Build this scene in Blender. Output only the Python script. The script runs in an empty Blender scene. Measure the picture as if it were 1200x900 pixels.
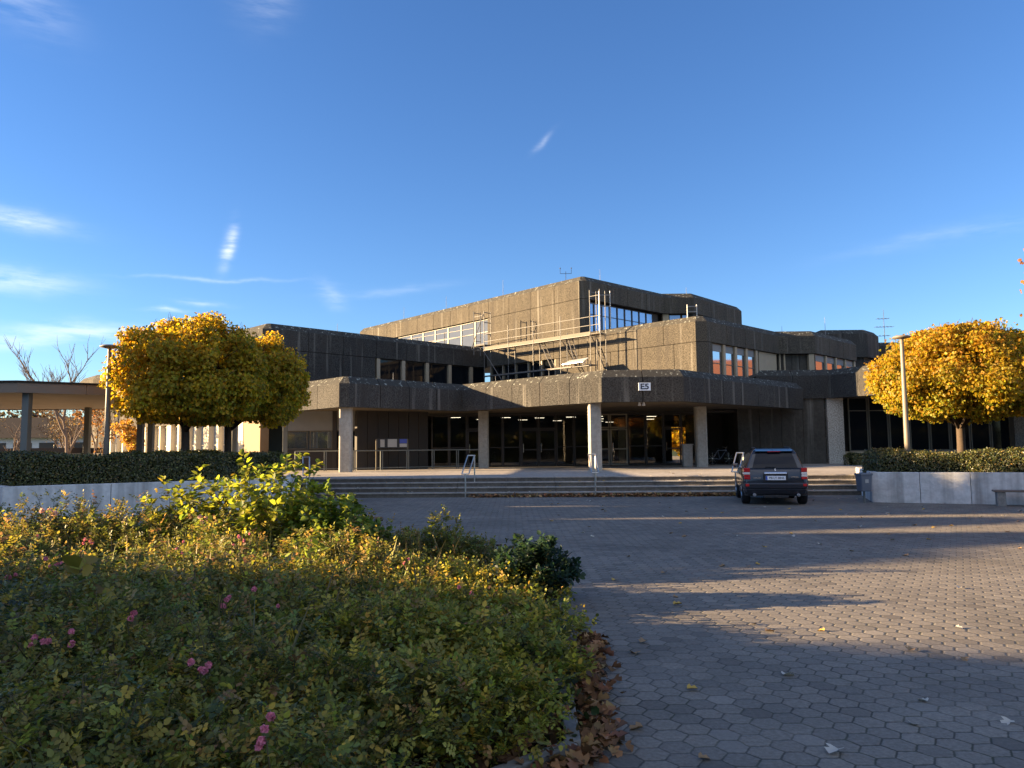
import bpy, math, random
import numpy as np
from mathutils import Vector, Matrix
C = bpy.context.scene.collection
SC = bpy.context.scene
R = math.radians
rnd = random.Random(5)

# ---------------------------------------------------------------- camera
cam = bpy.data.cameras.new('camera'); camo = bpy.data.objects.new('camera', cam); C.objects.link(camo)
cam.sensor_width = 36; cam.lens = 27; cam.clip_start = 0.05; cam.clip_end = 4000
camo.matrix_world = Matrix.Translation((0, 0, 1.62)) @ Matrix.Rotation(R(90 + 4.88), 4, 'X') @ Matrix.Rotation(R(-0.6), 4, 'Z')
SC.camera = camo

# ---------------------------------------------------------------- sun, sky, exposure
SUN_EL, SUN_AZ = 11.5, 270.0          # azimuth clockwise from +Y: the sun stands low at the left
S = Vector((math.cos(R(SUN_EL)) * math.sin(R(SUN_AZ)), math.cos(R(SUN_EL)) * math.cos(R(SUN_AZ)), math.sin(R(SUN_EL))))
sl = bpy.data.lights.new('sun', 'SUN'); so = bpy.data.objects.new('sun', sl); C.objects.link(so)
sl.energy = 5.0; sl.angle = R(0.5); sl.color = (1.0, 0.71, 0.39)
so.rotation_euler = S.to_track_quat('Z', 'Y').to_euler(); so.location = (-40, 10, 30)
W = bpy.data.worlds.new('World'); SC.world = W; W.use_nodes = True
wt = W.node_tree; wt.nodes.clear()
wout = wt.nodes.new('ShaderNodeOutputWorld'); wbg = wt.nodes.new('ShaderNodeBackground')
sky = wt.nodes.new('ShaderNodeTexSky'); sky.sky_type = 'NISHITA'; sky.sun_disc = False
sky.sun_elevation = R(SUN_EL); sky.sun_rotation = R(SUN_AZ)
sky.air_density = 1.0; sky.dust_density = 0.0; sky.ozone_density = 1.6; sky.altitude = 100
wbg.inputs['Strength'].default_value = 0.05
wt.links.new(wbg.outputs[0], wout.inputs[0])
SC.view_settings.view_transform = 'Standard'; SC.view_settings.look = 'None'
SC.view_settings.exposure = 2.5; SC.view_settings.gamma = 1.0
SC.render.engine = 'CYCLES'
SC.cycles.use_denoising = True
SC.cycles.max_bounces = 6; SC.cycles.diffuse_bounces = 3; SC.cycles.glossy_bounces = 3
SC.cycles.transparent_max_bounces = 8; SC.cycles.transmission_bounces = 3
SC.cycles.sample_clamp_indirect = 6


def wm(op, a, b=None, c=None):
    n = wt.nodes.new('ShaderNodeMath'); n.operation = op
    for i, v in enumerate((a, b, c)):
        if v is None: continue
        if isinstance(v, (int, float)): n.inputs[i].default_value = v
        else: wt.links.new(v, n.inputs[i])
    return n.outputs[0]


def wv(op, a, b=None):
    n = wt.nodes.new('ShaderNodeVectorMath'); n.operation = op
    for i, v in enumerate((a, b)):
        if v is None: continue
        if isinstance(v, (tuple, list, Vector)): n.inputs[i].default_value = tuple(v)
        else: wt.links.new(v, n.inputs[i])
    return n.outputs['Value' if op == 'DOT_PRODUCT' else 'Vector']


# thin cirrus wisps and added fill clouds: (azimuth, elevation, half width, half height, tilt, strength), degrees
WISPS_AND_FILL = [(180, 40, 34, 22, 0, 1.15), (125, 34, 24, 14, 10, .9), (-130, 34, 24, 14, -8, .9),  # this row: broad unseen clouds added behind the camera as fill light
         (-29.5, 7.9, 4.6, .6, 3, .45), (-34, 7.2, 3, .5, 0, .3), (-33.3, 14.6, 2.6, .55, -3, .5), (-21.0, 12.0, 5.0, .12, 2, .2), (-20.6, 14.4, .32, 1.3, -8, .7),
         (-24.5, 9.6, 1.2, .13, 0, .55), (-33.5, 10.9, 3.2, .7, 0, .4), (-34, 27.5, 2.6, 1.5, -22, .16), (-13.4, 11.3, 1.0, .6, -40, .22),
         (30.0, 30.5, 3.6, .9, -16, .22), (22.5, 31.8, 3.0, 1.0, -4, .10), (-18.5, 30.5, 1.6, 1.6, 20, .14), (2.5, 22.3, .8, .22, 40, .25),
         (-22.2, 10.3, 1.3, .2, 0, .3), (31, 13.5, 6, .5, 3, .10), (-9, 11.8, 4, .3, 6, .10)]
tc = wt.nodes.new('ShaderNodeTexCoord')
nz = wt.nodes.new('ShaderNodeTexNoise'); nz.inputs['Scale'].default_value = 14; nz.inputs['Detail'].default_value = 6
wt.links.new(tc.outputs['Generated'], nz.inputs['Vector'])
warp = wv('SUBTRACT', nz.outputs['Color'], (.5, .5, .5))
sc_ = wt.nodes.new('ShaderNodeVectorMath'); sc_.operation = 'SCALE'; sc_.inputs['Scale'].default_value = 0.022
wt.links.new(warp, sc_.inputs[0])
dirv = wv('ADD', tc.outputs['Generated'], sc_.outputs[0])
tot = None
for (az, el, hw, hh, tl, st) in WISPS_AND_FILL:
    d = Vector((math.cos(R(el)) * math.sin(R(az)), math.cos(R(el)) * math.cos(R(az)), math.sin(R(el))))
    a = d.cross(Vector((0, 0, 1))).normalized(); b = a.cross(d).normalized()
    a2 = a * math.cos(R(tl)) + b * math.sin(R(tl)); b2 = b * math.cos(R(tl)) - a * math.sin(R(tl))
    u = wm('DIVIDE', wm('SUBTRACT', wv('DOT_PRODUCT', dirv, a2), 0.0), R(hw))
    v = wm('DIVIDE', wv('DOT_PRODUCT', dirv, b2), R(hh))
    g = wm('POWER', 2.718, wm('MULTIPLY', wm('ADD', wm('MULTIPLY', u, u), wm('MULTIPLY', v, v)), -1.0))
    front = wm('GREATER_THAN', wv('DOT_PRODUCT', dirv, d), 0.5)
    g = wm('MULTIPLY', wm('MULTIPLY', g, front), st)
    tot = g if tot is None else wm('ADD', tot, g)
nz2 = wt.nodes.new('ShaderNodeTexNoise'); nz2.inputs['Scale'].default_value = 9; nz2.inputs['Detail'].default_value = 7; nz2.inputs['Roughness'].default_value = .6
mp = wt.nodes.new('ShaderNodeMapping'); mp.inputs['Scale'].default_value = (1.6, 1.6, 9)
wt.links.new(tc.outputs['Generated'], mp.inputs['Vector']); wt.links.new(mp.outputs[0], nz2.inputs['Vector'])
rg = wt.nodes.new('ShaderNodeMapRange'); rg.inputs[1].default_value = .34; rg.inputs[2].default_value = .62
wt.links.new(nz2.outputs['Fac'], rg.inputs[0])
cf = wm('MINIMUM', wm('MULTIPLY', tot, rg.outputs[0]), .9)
mx = wt.nodes.new('ShaderNodeMix'); mx.data_type = 'RGBA'
hs = wt.nodes.new('ShaderNodeHueSaturation'); hs.inputs['Saturation'].default_value = 1.12; hs.inputs['Hue'].default_value = 0.5
wt.links.new(sky.outputs[0], hs.inputs['Color'])
tn = wt.nodes.new('ShaderNodeMix'); tn.data_type = 'RGBA'; tn.blend_type = 'MULTIPLY'; tn.inputs[0].default_value = 1; tn.inputs[7].default_value = (.50, .655, .95, 1)
wt.links.new(hs.outputs[0], tn.inputs[6])
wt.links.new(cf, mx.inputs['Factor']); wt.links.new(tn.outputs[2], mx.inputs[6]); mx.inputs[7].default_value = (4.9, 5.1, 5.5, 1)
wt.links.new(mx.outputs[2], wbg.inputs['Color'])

# ---------------------------------------------------------------- materials
M = {}


class NT:
    """small helper that builds a node material"""
    def __init__(s, name):
        s.m = bpy.data.materials.new(name); s.m.use_nodes = True; s.t = s.m.node_tree
        s.b = s.t.nodes['Principled BSDF']; s.out = s.t.nodes['Material Output']; M[name] = s.m
        s.pos = None

    def n(s, ty, **kw):
        x = s.t.nodes.new('ShaderNode' + ty)
        for k, v in kw.items(): setattr(x, k, v)
        return x

    def l(s, a, b): s.t.links.new(a, b)

    def P(s):
        if s.pos is None: s.pos = s.n('NewGeometry').outputs['Position']
        return s.pos

    def math(s, op, a, b=None, clamp=False):
        x = s.n('Math', operation=op); x.use_clamp = clamp
        for i, v in enumerate((a, b)):
            if v is None: continue
            if isinstance(v, (int, float)): x.inputs[i].default_value = v
            else: s.l(v, x.inputs[i])
        return x.outputs[0]

    def vec(s, op, a, b=None):
        x = s.n('VectorMath', operation=op)
        for i, v in enumerate((a, b)):
            if v is None: continue
            if isinstance(v, (tuple, list)): x.inputs[i].default_value = v
            else: s.l(v, x.inputs[i])
        return x.outputs['Value' if op in ('DOT_PRODUCT', 'LENGTH') else 'Vector']

    def noise(s, scale, detail=3, rough=.55, stretch=None, vec=None):
        x = s.n('TexNoise'); x.inputs['Scale'].default_value = scale; x.inputs['Detail'].default_value = detail; x.inputs['Roughness'].default_value = rough
        v = vec or s.P()
        if stretch: v = s.vec('MULTIPLY', v, stretch)
        s.l(v, x.inputs['Vector']); return x.outputs['Fac']

    def rng(s, v, a, b, c=0, d=1):
        x = s.n('MapRange'); s.l(v, x.inputs[0])
        for i, q in enumerate((a, b, c, d)): x.inputs[i + 1].default_value = q
        return x.outputs[0]

    def mix(s, f, a, b, mode='MIX'):
        x = s.n('Mix', data_type='RGBA', blend_type=mode)
        for i, v in ((0, f), (6, a), (7, b)):
            if isinstance(v, (int, float)): x.inputs[i].default_value = v
            elif isinstance(v, tuple): x.inputs[i].default_value = v + (1,) if len(v) == 3 else v
            else: s.l(v, x.inputs[i])
        return x.outputs[2]

    def base(s, c):
        if isinstance(c, tuple): s.b.inputs['Base Color'].default_value = c + (1,)
        else: s.l(c, s.b.inputs['Base Color'])
        return s

    def set(s, rough=.7, metal=0, spec=.5):
        s.b.inputs['Roughness'].default_value = rough; s.b.inputs['Metallic'].default_value = metal
        s.b.inputs['Specular IOR Level'].default_value = spec; return s

    def bump(s, h, strength=.4, dist=.02):
        x = s.n('Bump'); x.inputs['Strength'].default_value = strength; x.inputs['Distance'].default_value = dist
        s.l(h, x.inputs['Height']); s.l(x.outputs[0], s.b.inputs['Normal']); return s


def plain(name, col, rough=.6, metal=0, spec=.5, var=.12, scale=3.0):
    m = NT(name); f = m.noise(scale, 4)
    a = tuple(x * (1 - var) for x in col); b = tuple(min(1, x * (1 + var)) for x in col)
    m.base(m.mix(f, a, b)).set(rough, metal, spec)
    return m


def concrete(name, c1, c2, speck=.75, streak=.5, lichen=True, agg=18.0):
    m = NT(name)
    big = m.noise(.35, 4)
    col = m.mix(m.rng(big, .3, .7), c1, c2)
    sp = m.noise(agg, 2, .75)
    col = m.mix(1.0, col, m.mix(m.rng(sp, .36, .64), tuple([1 - speck * .62] * 3), tuple([1 + speck * .55] * 3)), 'MULTIPLY')
    st = m.noise(1.0, 4, .6, (1.6, 1.6, .09))
    col = m.mix(m.math('MULTIPLY', m.rng(st, .48, .7), streak), col, (.045, .04, .036))
    st2 = m.noise(1.0, 3, .6, (3.1, 3.1, .12))
    col = m.mix(m.math('MULTIPLY', m.rng(st2, .58, .75), streak * .5), col, (.36, .34, .30))
    if lichen:
        nz = m.n('SeparateXYZ'); g = m.n('NewGeometry'); m.l(g.outputs['True Normal'], nz.inputs[0])
        up = m.rng(nz.outputs['Z'], .25, .5)
        col = m.mix(m.math('MULTIPLY', up, .72), col, (.05, .047, .04))
        sp2 = m.noise(5.5, 4, .7)
        col = m.mix(m.math('MULTIPLY', up, m.rng(sp2, .58, .66)), col, (.34, .35, .30))
    m.base(col).set(.92, 0, .2)
    m.bump(sp, .5, .03)
    return m


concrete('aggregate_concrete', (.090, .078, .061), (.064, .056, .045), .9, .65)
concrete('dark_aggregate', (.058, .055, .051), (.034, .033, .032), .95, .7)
concrete('column_concrete', (.40, .375, .33), (.34, .32, .285), .18, .22, False, 7)
concrete('planter_concrete', (.66, .655, .64), (.54, .535, .52), .16, .62, False, 5)
concrete('soffit_concrete', (.15, .12, .085), (.11, .09, .065), .2, .2, False, 4)
concrete('board_wall', (.085, .077, .066), (.055, .05, .043), .25, .5, False, 6)
concrete('pebble_pillar', (.46, .43, .38), (.38, .35, .31), .8, .15, False, 16)
concrete('step_concrete', (.40, .36, .31), (.28, .25, .215), .3, .2, False, 6)
concrete('tread_concrete', (.36, .325, .28), (.28, .255, .22), .25, .2, False, 6)
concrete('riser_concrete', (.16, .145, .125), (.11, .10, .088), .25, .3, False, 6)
concrete('kerb_concrete', (.24, .23, .21), (.17, .165, .15), .3, .2, False, 9)
plain('cream_pier', (.55, .47, .33), .8)
plain('tan_pillar', (.36, .29, .2), .8)
plain('brown_wall', (.26, .175, .10), .85)
plain('roof_gravel', (.17, .16, .15), .95, 0, .2, .3, 6)
plain('brown_panel', (.026, .021, .018), .7)
plain('frame_dark', (.028, .022, .018), .5)
plain('frame_bronze', (.10, .085, .06), .5)
plain('frame_light', (.30, .25, .18), .6)
plain('blind_grey', (.20, .20, .2), .7)
plain('walkway_fascia', (.20, .15, .11), .6)
plain('walkway_soffit', (.40, .31, .20), .7, 0, .3, .18, 1.2)
plain('walkway_post', (.14, .15, .14), .5)
plain('galvanised', (.24, .24, .24), .5, .4, .5, .2, 8)
plain('scaffold_steel', (.12, .115, .11), .55, .2, .5, .2, 9)
plain('scaffold_board', (.145, .128, .105), .75, 0, .3, .2, 5)
plain('aluminium_sheet', (.75, .77, .8), .35, .6)
plain('rail_steel', (.55, .53, .49), .32, .85)
plain('lamp_post_paint', (.17, .145, .115), .5)
plain('black_plastic', (.015, .015, .017), .55)
plain('rubber', (.016, .016, .018), .85, 0, .3)
plain('rim_alloy', (.35, .35, .37), .3, .8)
plain('chrome', (.85, .86, .88), .12, 1.0, .5, .02)
plain('bin_grey', (.11, .13, .165), .45)
plain('bench_slat', (.14, .11, .09), .65)
plain('sign_white', (.80, .82, .85), .4, 0, .5, .03)
plain('ink', (.02, .025, .05), .5)
plain('paper', (.36, .36, .35), .8)
plain('blue_poster', (.05, .08, .36), .6)
plain('plate_white', (.78, .80, .84), .4, 0, .5, .03)
plain('plate_blue', (.03, .08, .45), .4)
plain('tail_red', (.50, .015, .02), .15)
plain('tail_white', (.72, .66, .62), .15)
plain('tail_amber', (.55, .14, .02), .2)
plain('bark', (.075, .055, .04), .9, 0, .2, .35, 12)
plain('bare_bark', (.14, .105, .085), .9, 0, .2, .3, 12)
plain('rose_stem', (.085, .07, .035), .8, 0, .3, .4, 9)
plain('dry_stalk', (.26, .21, .13), .9, 0, .2, .35, 9)
plain('soil', (.035, .026, .018), .95, 0, .2, .5, 9)
plain('hedge_core', (.012, .016, .008), .95, 0, .1)
plain('white_render', (.55, .57, .6), .8)
plain('slate_roof', (.045, .038, .034), .95, 0, .05)
plain('red_tile', (.17, .058, .024), .8, 0, .3, .2, 2)
plain('lawn', (.05, .07, .02), .95, 0, .2, .3, 2)
plain('hall_floor', (.05, .045, .04), .5)
plain('hall_dark', (.06, .055, .05), .8)
p = NT('car_paint'); p.base((.022, .025, .036)).set(.28, .45, .5); p.b.inputs['Coat Weight'].default_value = .8; p.b.inputs['Coat Roughness'].default_value = .06
p = NT('car_glass'); p.base((.004, .006, .014)).set(.06, 0, .28)
p = NT('dark_glass'); p.base((.006, .008, .011)).set(.04, 0, .22)
p = NT('mirror_glass'); p.base((.42, .46, .52)).set(.04, .9, .6)
p = NT('sky_glass'); p.base((.30, .38, .50)).set(.12, .65, .6)
p = NT('blind_glass'); p.base(p.mix(p.noise(1.2, 3), (.055, .065, .085), (.09, .10, .125))).set(.05, 0, .5)
p = NT('strip_light'); p.base((.8, .8, .8)); p.b.inputs['Emission Color'].default_value = (1, .86, .62, 1); p.b.inputs['Emission Strength'].default_value = .9
# clear entrance glass: tinted transparency with a Fresnel reflection
p = NT('entrance_glass'); t = p.n('BsdfTransparent'); t.inputs[0].default_value = (.80, .81, .80, 1); g = p.n('BsdfGlossy'); g.inputs['Roughness'].default_value = .03
f = p.n('Fresnel'); f.inputs[0].default_value = 1.5; mxs = p.n('MixShader'); p.l(f.outputs[0], mxs.inputs[0]); p.l(t.outputs[0], mxs.inputs[1]); p.l(g.outputs[0], mxs.inputs[2]); p.l(mxs.outputs[0], p.out.inputs[0])


def leaf_mat(name, trans=.35, rough=.5, spec=.35):
    m = NT(name); a = m.n('Attribute', attribute_name='leafcol')
    m.base(a.outputs['Color']).set(rough, 0, spec)
    tr = m.n('BsdfTranslucent'); m.l(m.mix(1.0, a.outputs['Color'], (1.25, 1.2, .7), 'MULTIPLY'), tr.inputs[0])
    x = m.n('MixShader'); x.inputs[0].default_value = trans
    m.l(m.b.outputs[0], x.inputs[1]); m.l(tr.outputs[0], x.inputs[2]); m.l(x.outputs[0], m.out.inputs[0])


leaf_mat('leaf', .45); leaf_mat('leaf_glossy', .2, .35, .5); leaf_mat('leaf_thin', .6); leaf_mat('petal', .3, .6, .2); leaf_mat('dead_leaf', .1, .8, .2)

# hexagonal concrete pavers, about 20 cm across the corners
p = NT('hex_pavers')
xy = p.n('SeparateXYZ'); p.l(p.P(), xy.inputs[0])
wob = p.noise(3.2, 3)
cx = p.n('CombineXYZ')
p.l(p.math('MULTIPLY', p.math('ADD', xy.outputs['Y'], p.math('MULTIPLY', wob, .05)), 5.75), cx.inputs[0])
p.l(p.math('MULTIPLY', p.math('ADD', xy.outputs['X'], p.math('MULTIPLY', wob, .06)), 5.75), cx.inputs[1])
RR, HH = (1, 1.7320508, 1), (.5, .8660254, 0)
cv = cx.outputs[0]
A = p.vec('SUBTRACT', p.vec('WRAP', cv), HH)
def vwrap(v):
    x = p.n('VectorMath', operation='WRAP'); p.l(v, x.inputs[0]); x.inputs[1].default_value = RR; x.inputs[2].default_value = (0, 0, 0); return x.outputs[0]
A = p.vec('SUBTRACT', vwrap(cv), HH); B = p.vec('SUBTRACT', vwrap(p.vec('SUBTRACT', cv, HH)), HH)
flat = (1, 1, 0)
A = p.vec('MULTIPLY', A, flat); B = p.vec('MULTIPLY', B, flat)
sel = p.math('LESS_THAN', p.vec('LENGTH', A), p.vec('LENGTH', B))
gm = p.n('Mix', data_type='VECTOR'); p.l(sel, gm.inputs['Factor']); p.l(B, gm.inputs[4]); p.l(A, gm.inputs[5]); G = gm.outputs[1]
ab = p.vec('ABSOLUTE', G); sx = p.n('SeparateXYZ'); p.l(ab, sx.inputs[0])
edge = p.math('SUBTRACT', .5, p.math('MAXIMUM', sx.outputs[0], p.vec('DOT_PRODUCT', ab, (.5, .8660254, 0))))
cell = p.vec('SUBTRACT', cv, G)
wn = p.n('TexWhiteNoise', noise_dimensions='2D'); p.l(p.vec('MULTIPLY', cell, (7.77, 7.77, 0)), wn.inputs['Vector'])
n1 = p.noise(.5, 5, .6); n2 = p.noise(35, 3, .7); n3 = p.noise(2.3, 4)
col = p.mix(p.rng(n1, .3, .7), (.160, .141, .117), (.225, .2, .168))
col = p.mix(1.0, col, p.mix(wn.outputs['Value'], (.84, .845, .86), (1.13, 1.12, 1.10)), 'MULTIPLY')
col = p.mix(1.0, col, p.mix(p.rng(n2, .3, .7), (.72, .72, .72), (1.22, 1.22, 1.22)), 'MULTIPLY')
col = p.mix(p.math('MULTIPLY', p.rng(n3, .55, .75), .4), col, (.085, .078, .07))
st_ = p.noise(.22, 6, .65); col = p.mix(p.math('MULTIPLY', p.rng(st_, .54, .66), .5), col, (.07, .062, .055))
wn2 = p.n('TexWhiteNoise', noise_dimensions='2D'); p.l(p.vec('MULTIPLY', cell, (3.31, 5.17, 0)), wn2.inputs['Vector'])
col = p.mix(p.math('MULTIPLY', p.math('GREATER_THAN', wn2.outputs['Value'], .97), .3), col, (.30, .27, .23))
col = p.mix(p.math('MULTIPLY', p.math('LESS_THAN', wn2.outputs['Value'], .04), .4), col, (.07, .062, .055))
jn = p.math('MULTIPLY', p.rng(p.math('ADD', edge, p.math('MULTIPLY', p.math('SUBTRACT', n2, .5), .05)), .015, .05, 1, 0), p.rng(p.noise(1.1, 4), .3, .6, .3, .85))
col = p.mix(jn, col, p.mix(p.rng(n3, .45, .6), (.022, .022, .018), (.03, .036, .016)))
p.base(col).set(.85, 0, .3)
hgt = p.math('ADD', p.rng(edge, .015, .10), p.math('MULTIPLY', n2, .22))
hgt = p.math('ADD', hgt, p.math('MULTIPLY', wn.outputs['Value'], .22))
p.bump(hgt, .32, .01)


# ---------------------------------------------------------------- mesh helpers
class MB:
    def __init__(s): s.v = []; s.f = []
    def add(s, vs, fs):
        k = len(s.v); s.v += [tuple(x) for x in vs]; s.f += [tuple(i + k for i in f) for f in fs]; return s
    def hexa(s, b, t):
        return s.add(list(b) + list(t), [(3, 2, 1, 0), (4, 5, 6, 7), (0, 1, 5, 4), (1, 2, 6, 5), (2, 3, 7, 6), (3, 0, 4, 7)])
    def box(s, x0, x1, y0, y1, z0, z1):
        q = [(x0, y0), (x1, y0), (x1, y1), (x0, y1)]
        return s.hexa([(x, y, z0) for x, y in q], [(x, y, z1) for x, y in q])
    def prism(s, poly, z0, z1):
        n = len(poly)
        return s.add([(x, y, z0) for x, y in poly] + [(x, y, z1) for x, y in poly],
                     [tuple(range(n))[::-1], tuple(range(n, 2 * n))] + [(i, (i + 1) % n, n + (i + 1) % n, n + i) for i in range(n)])
    def tube(s, p0, p1, r0, r1=None, n=8, cap=True):
        r1 = r0 if r1 is None else r1
        p0, p1 = Vector(p0), Vector(p1); d = (p1 - p0).normalized()
        a = d.orthogonal().normalized(); b = d.cross(a)
        vs = []
        for p_, r in ((p0, r0), (p1, r1)):
            for i in range(n):
                w = 2 * math.pi * i / n; vs.append(p_ + (a * math.cos(w) + b * math.sin(w)) * r)
        fs = [(i, (i + 1) % n, n + (i + 1) % n, n + i) for i in range(n)]
        if cap: fs += [tuple(range(n))[::-1], tuple(range(n, 2 * n))]
        return s.add(vs, fs)
    def path(s, pts, r, n=7):
        for a, b in zip(pts[:-1], pts[1:]): s.tube(a, b, r, r, n)
        return s
    def taper(s, pts, rs, n=7):
        """one continuous tapered tube through points"""
        pts = [Vector(q) for q in pts]; vs = []; m = len(pts); ref = None
        for i, q in enumerate(pts):
            d = (pts[min(i + 1, m - 1)] - pts[max(i - 1, 0)]).normalized()
            a = d.orthogonal().normalized() if ref is None else (ref - d * ref.dot(d)).normalized()
            ref = a; b = d.cross(a)
            for k in range(n):
                w = 2 * math.pi * k / n; vs.append(q + (a * math.cos(w) + b * math.sin(w)) * rs[i])
        fs = [(i * n + k, i * n + (k + 1) % n, (i + 1) * n + (k + 1) % n, (i + 1) * n + k) for i in range(m - 1) for k in range(n)]
        fs += [tuple(range(n))[::-1], tuple(range((m - 1) * n, m * n))]
        return s.add(vs, fs)
    def lathe(s, prof, c=(0, 0, 0), n=20, axis='z'):
        vs = []
        for r, z in prof:
            for k in range(n):
                w = 2 * math.pi * k / n; x, y = r * math.cos(w), r * math.sin(w)
                q = (x, y, z) if axis == 'z' else (z, x, y)
                vs.append((q[0] + c[0], q[1] + c[1], q[2] + c[2]))
        m = len(prof)
        fs = [(i * n + k, i * n + (k + 1) % n, (i + 1) * n + (k + 1) % n, (i + 1) * n + k) for i in range(m - 1) for k in range(n)]
        fs += [tuple(range(n))[::-1], tuple(range((m - 1) * n, m * n))]
        return s.add(vs, fs)
    def build(s, name, mat, parent=None, off=(0, 0, 0), bevel=0, smooth=False, seg=2):
        """world coordinates minus off become the object's own coordinates"""
        me = bpy.data.meshes.new(name)
        me.from_pydata([(x - off[0], y - off[1], z - off[2]) for x, y, z in s.v], [], s.f); me.update()
        me.materials.append(M[mat])
        if smooth:
            me.polygons.foreach_set('use_smooth', [True] * len(me.polygons))
        o = bpy.data.objects.new(name, me); C.objects.link(o)
        if parent is not None: o.parent = parent
        else: o.location = off
        if bevel:
            b = o.modifiers.new('bevel', 'BEVEL'); b.width = bevel; b.segments = seg; b.limit_method = 'ANGLE'; b.angle_limit = R(35)
        return o


def tag(o, label=None, cat=None, group=None, kind=None):
    if label: o['label'] = label
    if cat: o['category'] = cat
    if group: o['group'] = group
    if kind: o['kind'] = kind
    return o


def thing(name, label, cat, loc=(0, 0, 0), rotz=0, group=None):
    o = bpy.data.objects.new(name, None); C.objects.link(o); o.location = loc; o.rotation_euler = (0, 0, rotz)
    o.empty_display_size = .3
    return tag(o, label, cat, group)


def copy_tree(o, parent=None):
    c = o.copy(); C.objects.link(c); c.parent = parent
    for ch in list(o.children): copy_tree(ch, c)
    return c


def text(name, body, size, mat, parent, loc, rot, extrude=.004, bold=0.0):
    cu = bpy.data.curves.new(name, 'FONT'); cu.body = body; cu.size = size; cu.extrude = extrude; cu.offset = bold; cu.align_x = 'CENTER'; cu.align_y = 'CENTER'
    o = bpy.data.objects.new(name, cu); C.objects.link(o)
    dg = bpy.context.evaluated_depsgraph_get(); me = bpy.data.meshes.new_from_object(o.evaluated_get(dg))
    bpy.data.objects.remove(o); me.materials.clear(); me.materials.append(M[mat])
    o = bpy.data.objects.new(name, me); C.objects.link(o); o.parent = parent; o.location = loc; o.rotation_euler = rot
    return o


# --- edges in plan: p0 -> p1 walked with the outside on the right-hand side
def edge_frame(p0, p1):
    d = Vector((p1[0] - p0[0], p1[1] - p0[1])); L = d.length; d /= L
    return d, Vector((d.y, -d.x)), L


def ebox(mb, p0, p1, s0, s1, z0, z1, o0, o1):
    d, n, L = edge_frame(p0, p1); b = Vector(p0)
    q = [b + d * s0 + n * o0, b + d * s0 + n * o1, b + d * s1 + n * o1, b + d * s1 + n * o0]
    q = q if o1 > o0 else q[::-1]
    return mb.hexa([(x, y, z0) for x, y in q], [(x, y, z1) for x, y in q])


def offset_poly(poly, t, closed=True):
    n = len(poly); out = []
    for i in range(n):
        a, b, c = Vector(poly[i - 1]), Vector(poly[i]), Vector(poly[(i + 1) % n])
        if not closed and i == 0: _, m, _ = edge_frame(b, c); out.append(b - m * t); continue
        if not closed and i == n - 1: _, m, _ = edge_frame(a, b); out.append(b - m * t); continue
        _, n1, _ = edge_frame(a, b); _, n2, _ = edge_frame(b, c)
        m = (n1 + n2); m = m / max(.15, m.dot(n1)) if m.length > 1e-6 else n1
        out.append(b - m * t)
    return out


def fascia(mb, core, poly, zb, zt, panel=2.1, bev=.34, bevh=.36, th=.45, gap=.035, edges=None, zjoint=None):
    """precast parapet: panels with open joints along each edge of a footprint, bevelled at the top; core closes the joints behind"""
    n = len(poly); P0 = [Vector(q) for q in poly]; Pb = offset_poly(poly, bev); Pt = offset_poly(poly, th); Pc = offset_poly(poly, .07)
    bands = [(zb, zt)] if not zjoint else [(zb, zjoint), (zjoint + .03, zt)]
    for i in range(n):
        if edges is not None and i not in edges: continue
        j = (i + 1) % n; d, nn, L = edge_frame(P0[i], P0[j]); k = max(1, round(L / panel))
        def at(a, lst, o):
            if a <= 0: return lst[i]
            if a >= 1: return lst[j]
            return P0[i] + d * (a * L) - nn * o
        for q in range(k):
            a0, a1 = q / k, (q + 1) / k
            if q > 0: a0 += gap / 2 / L
            if q < k - 1: a1 -= gap / 2 / L
            for (u, v) in bands:
                if v == zt:
                    prof = [(0, P0, u), (0, P0, v - bevh), (bev, Pb, v), (th, Pt, v - .02), (th, Pt, u)]
                else:
                    prof = [(0, P0, u), (0, P0, v), (th, Pt, v), (th, Pt, u)]
                vs = []
                for a in (a0, a1):
                    for (o, lst, z) in prof:
                        w = at(a, lst, o); vs.append((w.x, w.y, z))
                m = len(prof)
                fs = [(e, m + e, m + (e + 1) % m, (e + 1) % m) for e in range(m)] + [tuple(range(m))[::-1], tuple(range(m, 2 * m))]
                fs = [f_[::-1] for f_ in fs]
                mb.add(vs, fs)
        a, b = Pc[i], Pc[j]; c, e = Pt[j], Pt[i]
        mid = [(a + (e - a) * .2), (b + (c - b) * .2), (b + (c - b) * .7), (a + (e - a) * .7)]
        core.hexa([(x, y, zb + .03) for x, y in mid], [(x, y, zt - bevh - .02) for x, y in mid])


# ---------------------------------------------------------------- leaves
rng = np.random.default_rng(11)
LEAF = np.array([(0, 0), (.32, .30), (.68, .25), (1, 0), (.68, -.25), (.32, -.30)])
LEAFQ = [(0, 1, 2, 3), (0, 3, 4, 5)]
MAPLE = np.array([(0, 0), (.12, .34), (.38, .50), (.45, .22), (.78, .36), (1, 0), (.78, -.36), (.45, -.22), (.38, -.50), (.12, -.34)])
MAPLEQ = [(0, 1, 2, 3), (0, 3, 4, 5), (0, 5, 6, 7), (0, 7, 8, 9)]


def norm(a): return a / np.maximum(1e-9, np.linalg.norm(a, axis=1, keepdims=True))


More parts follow.
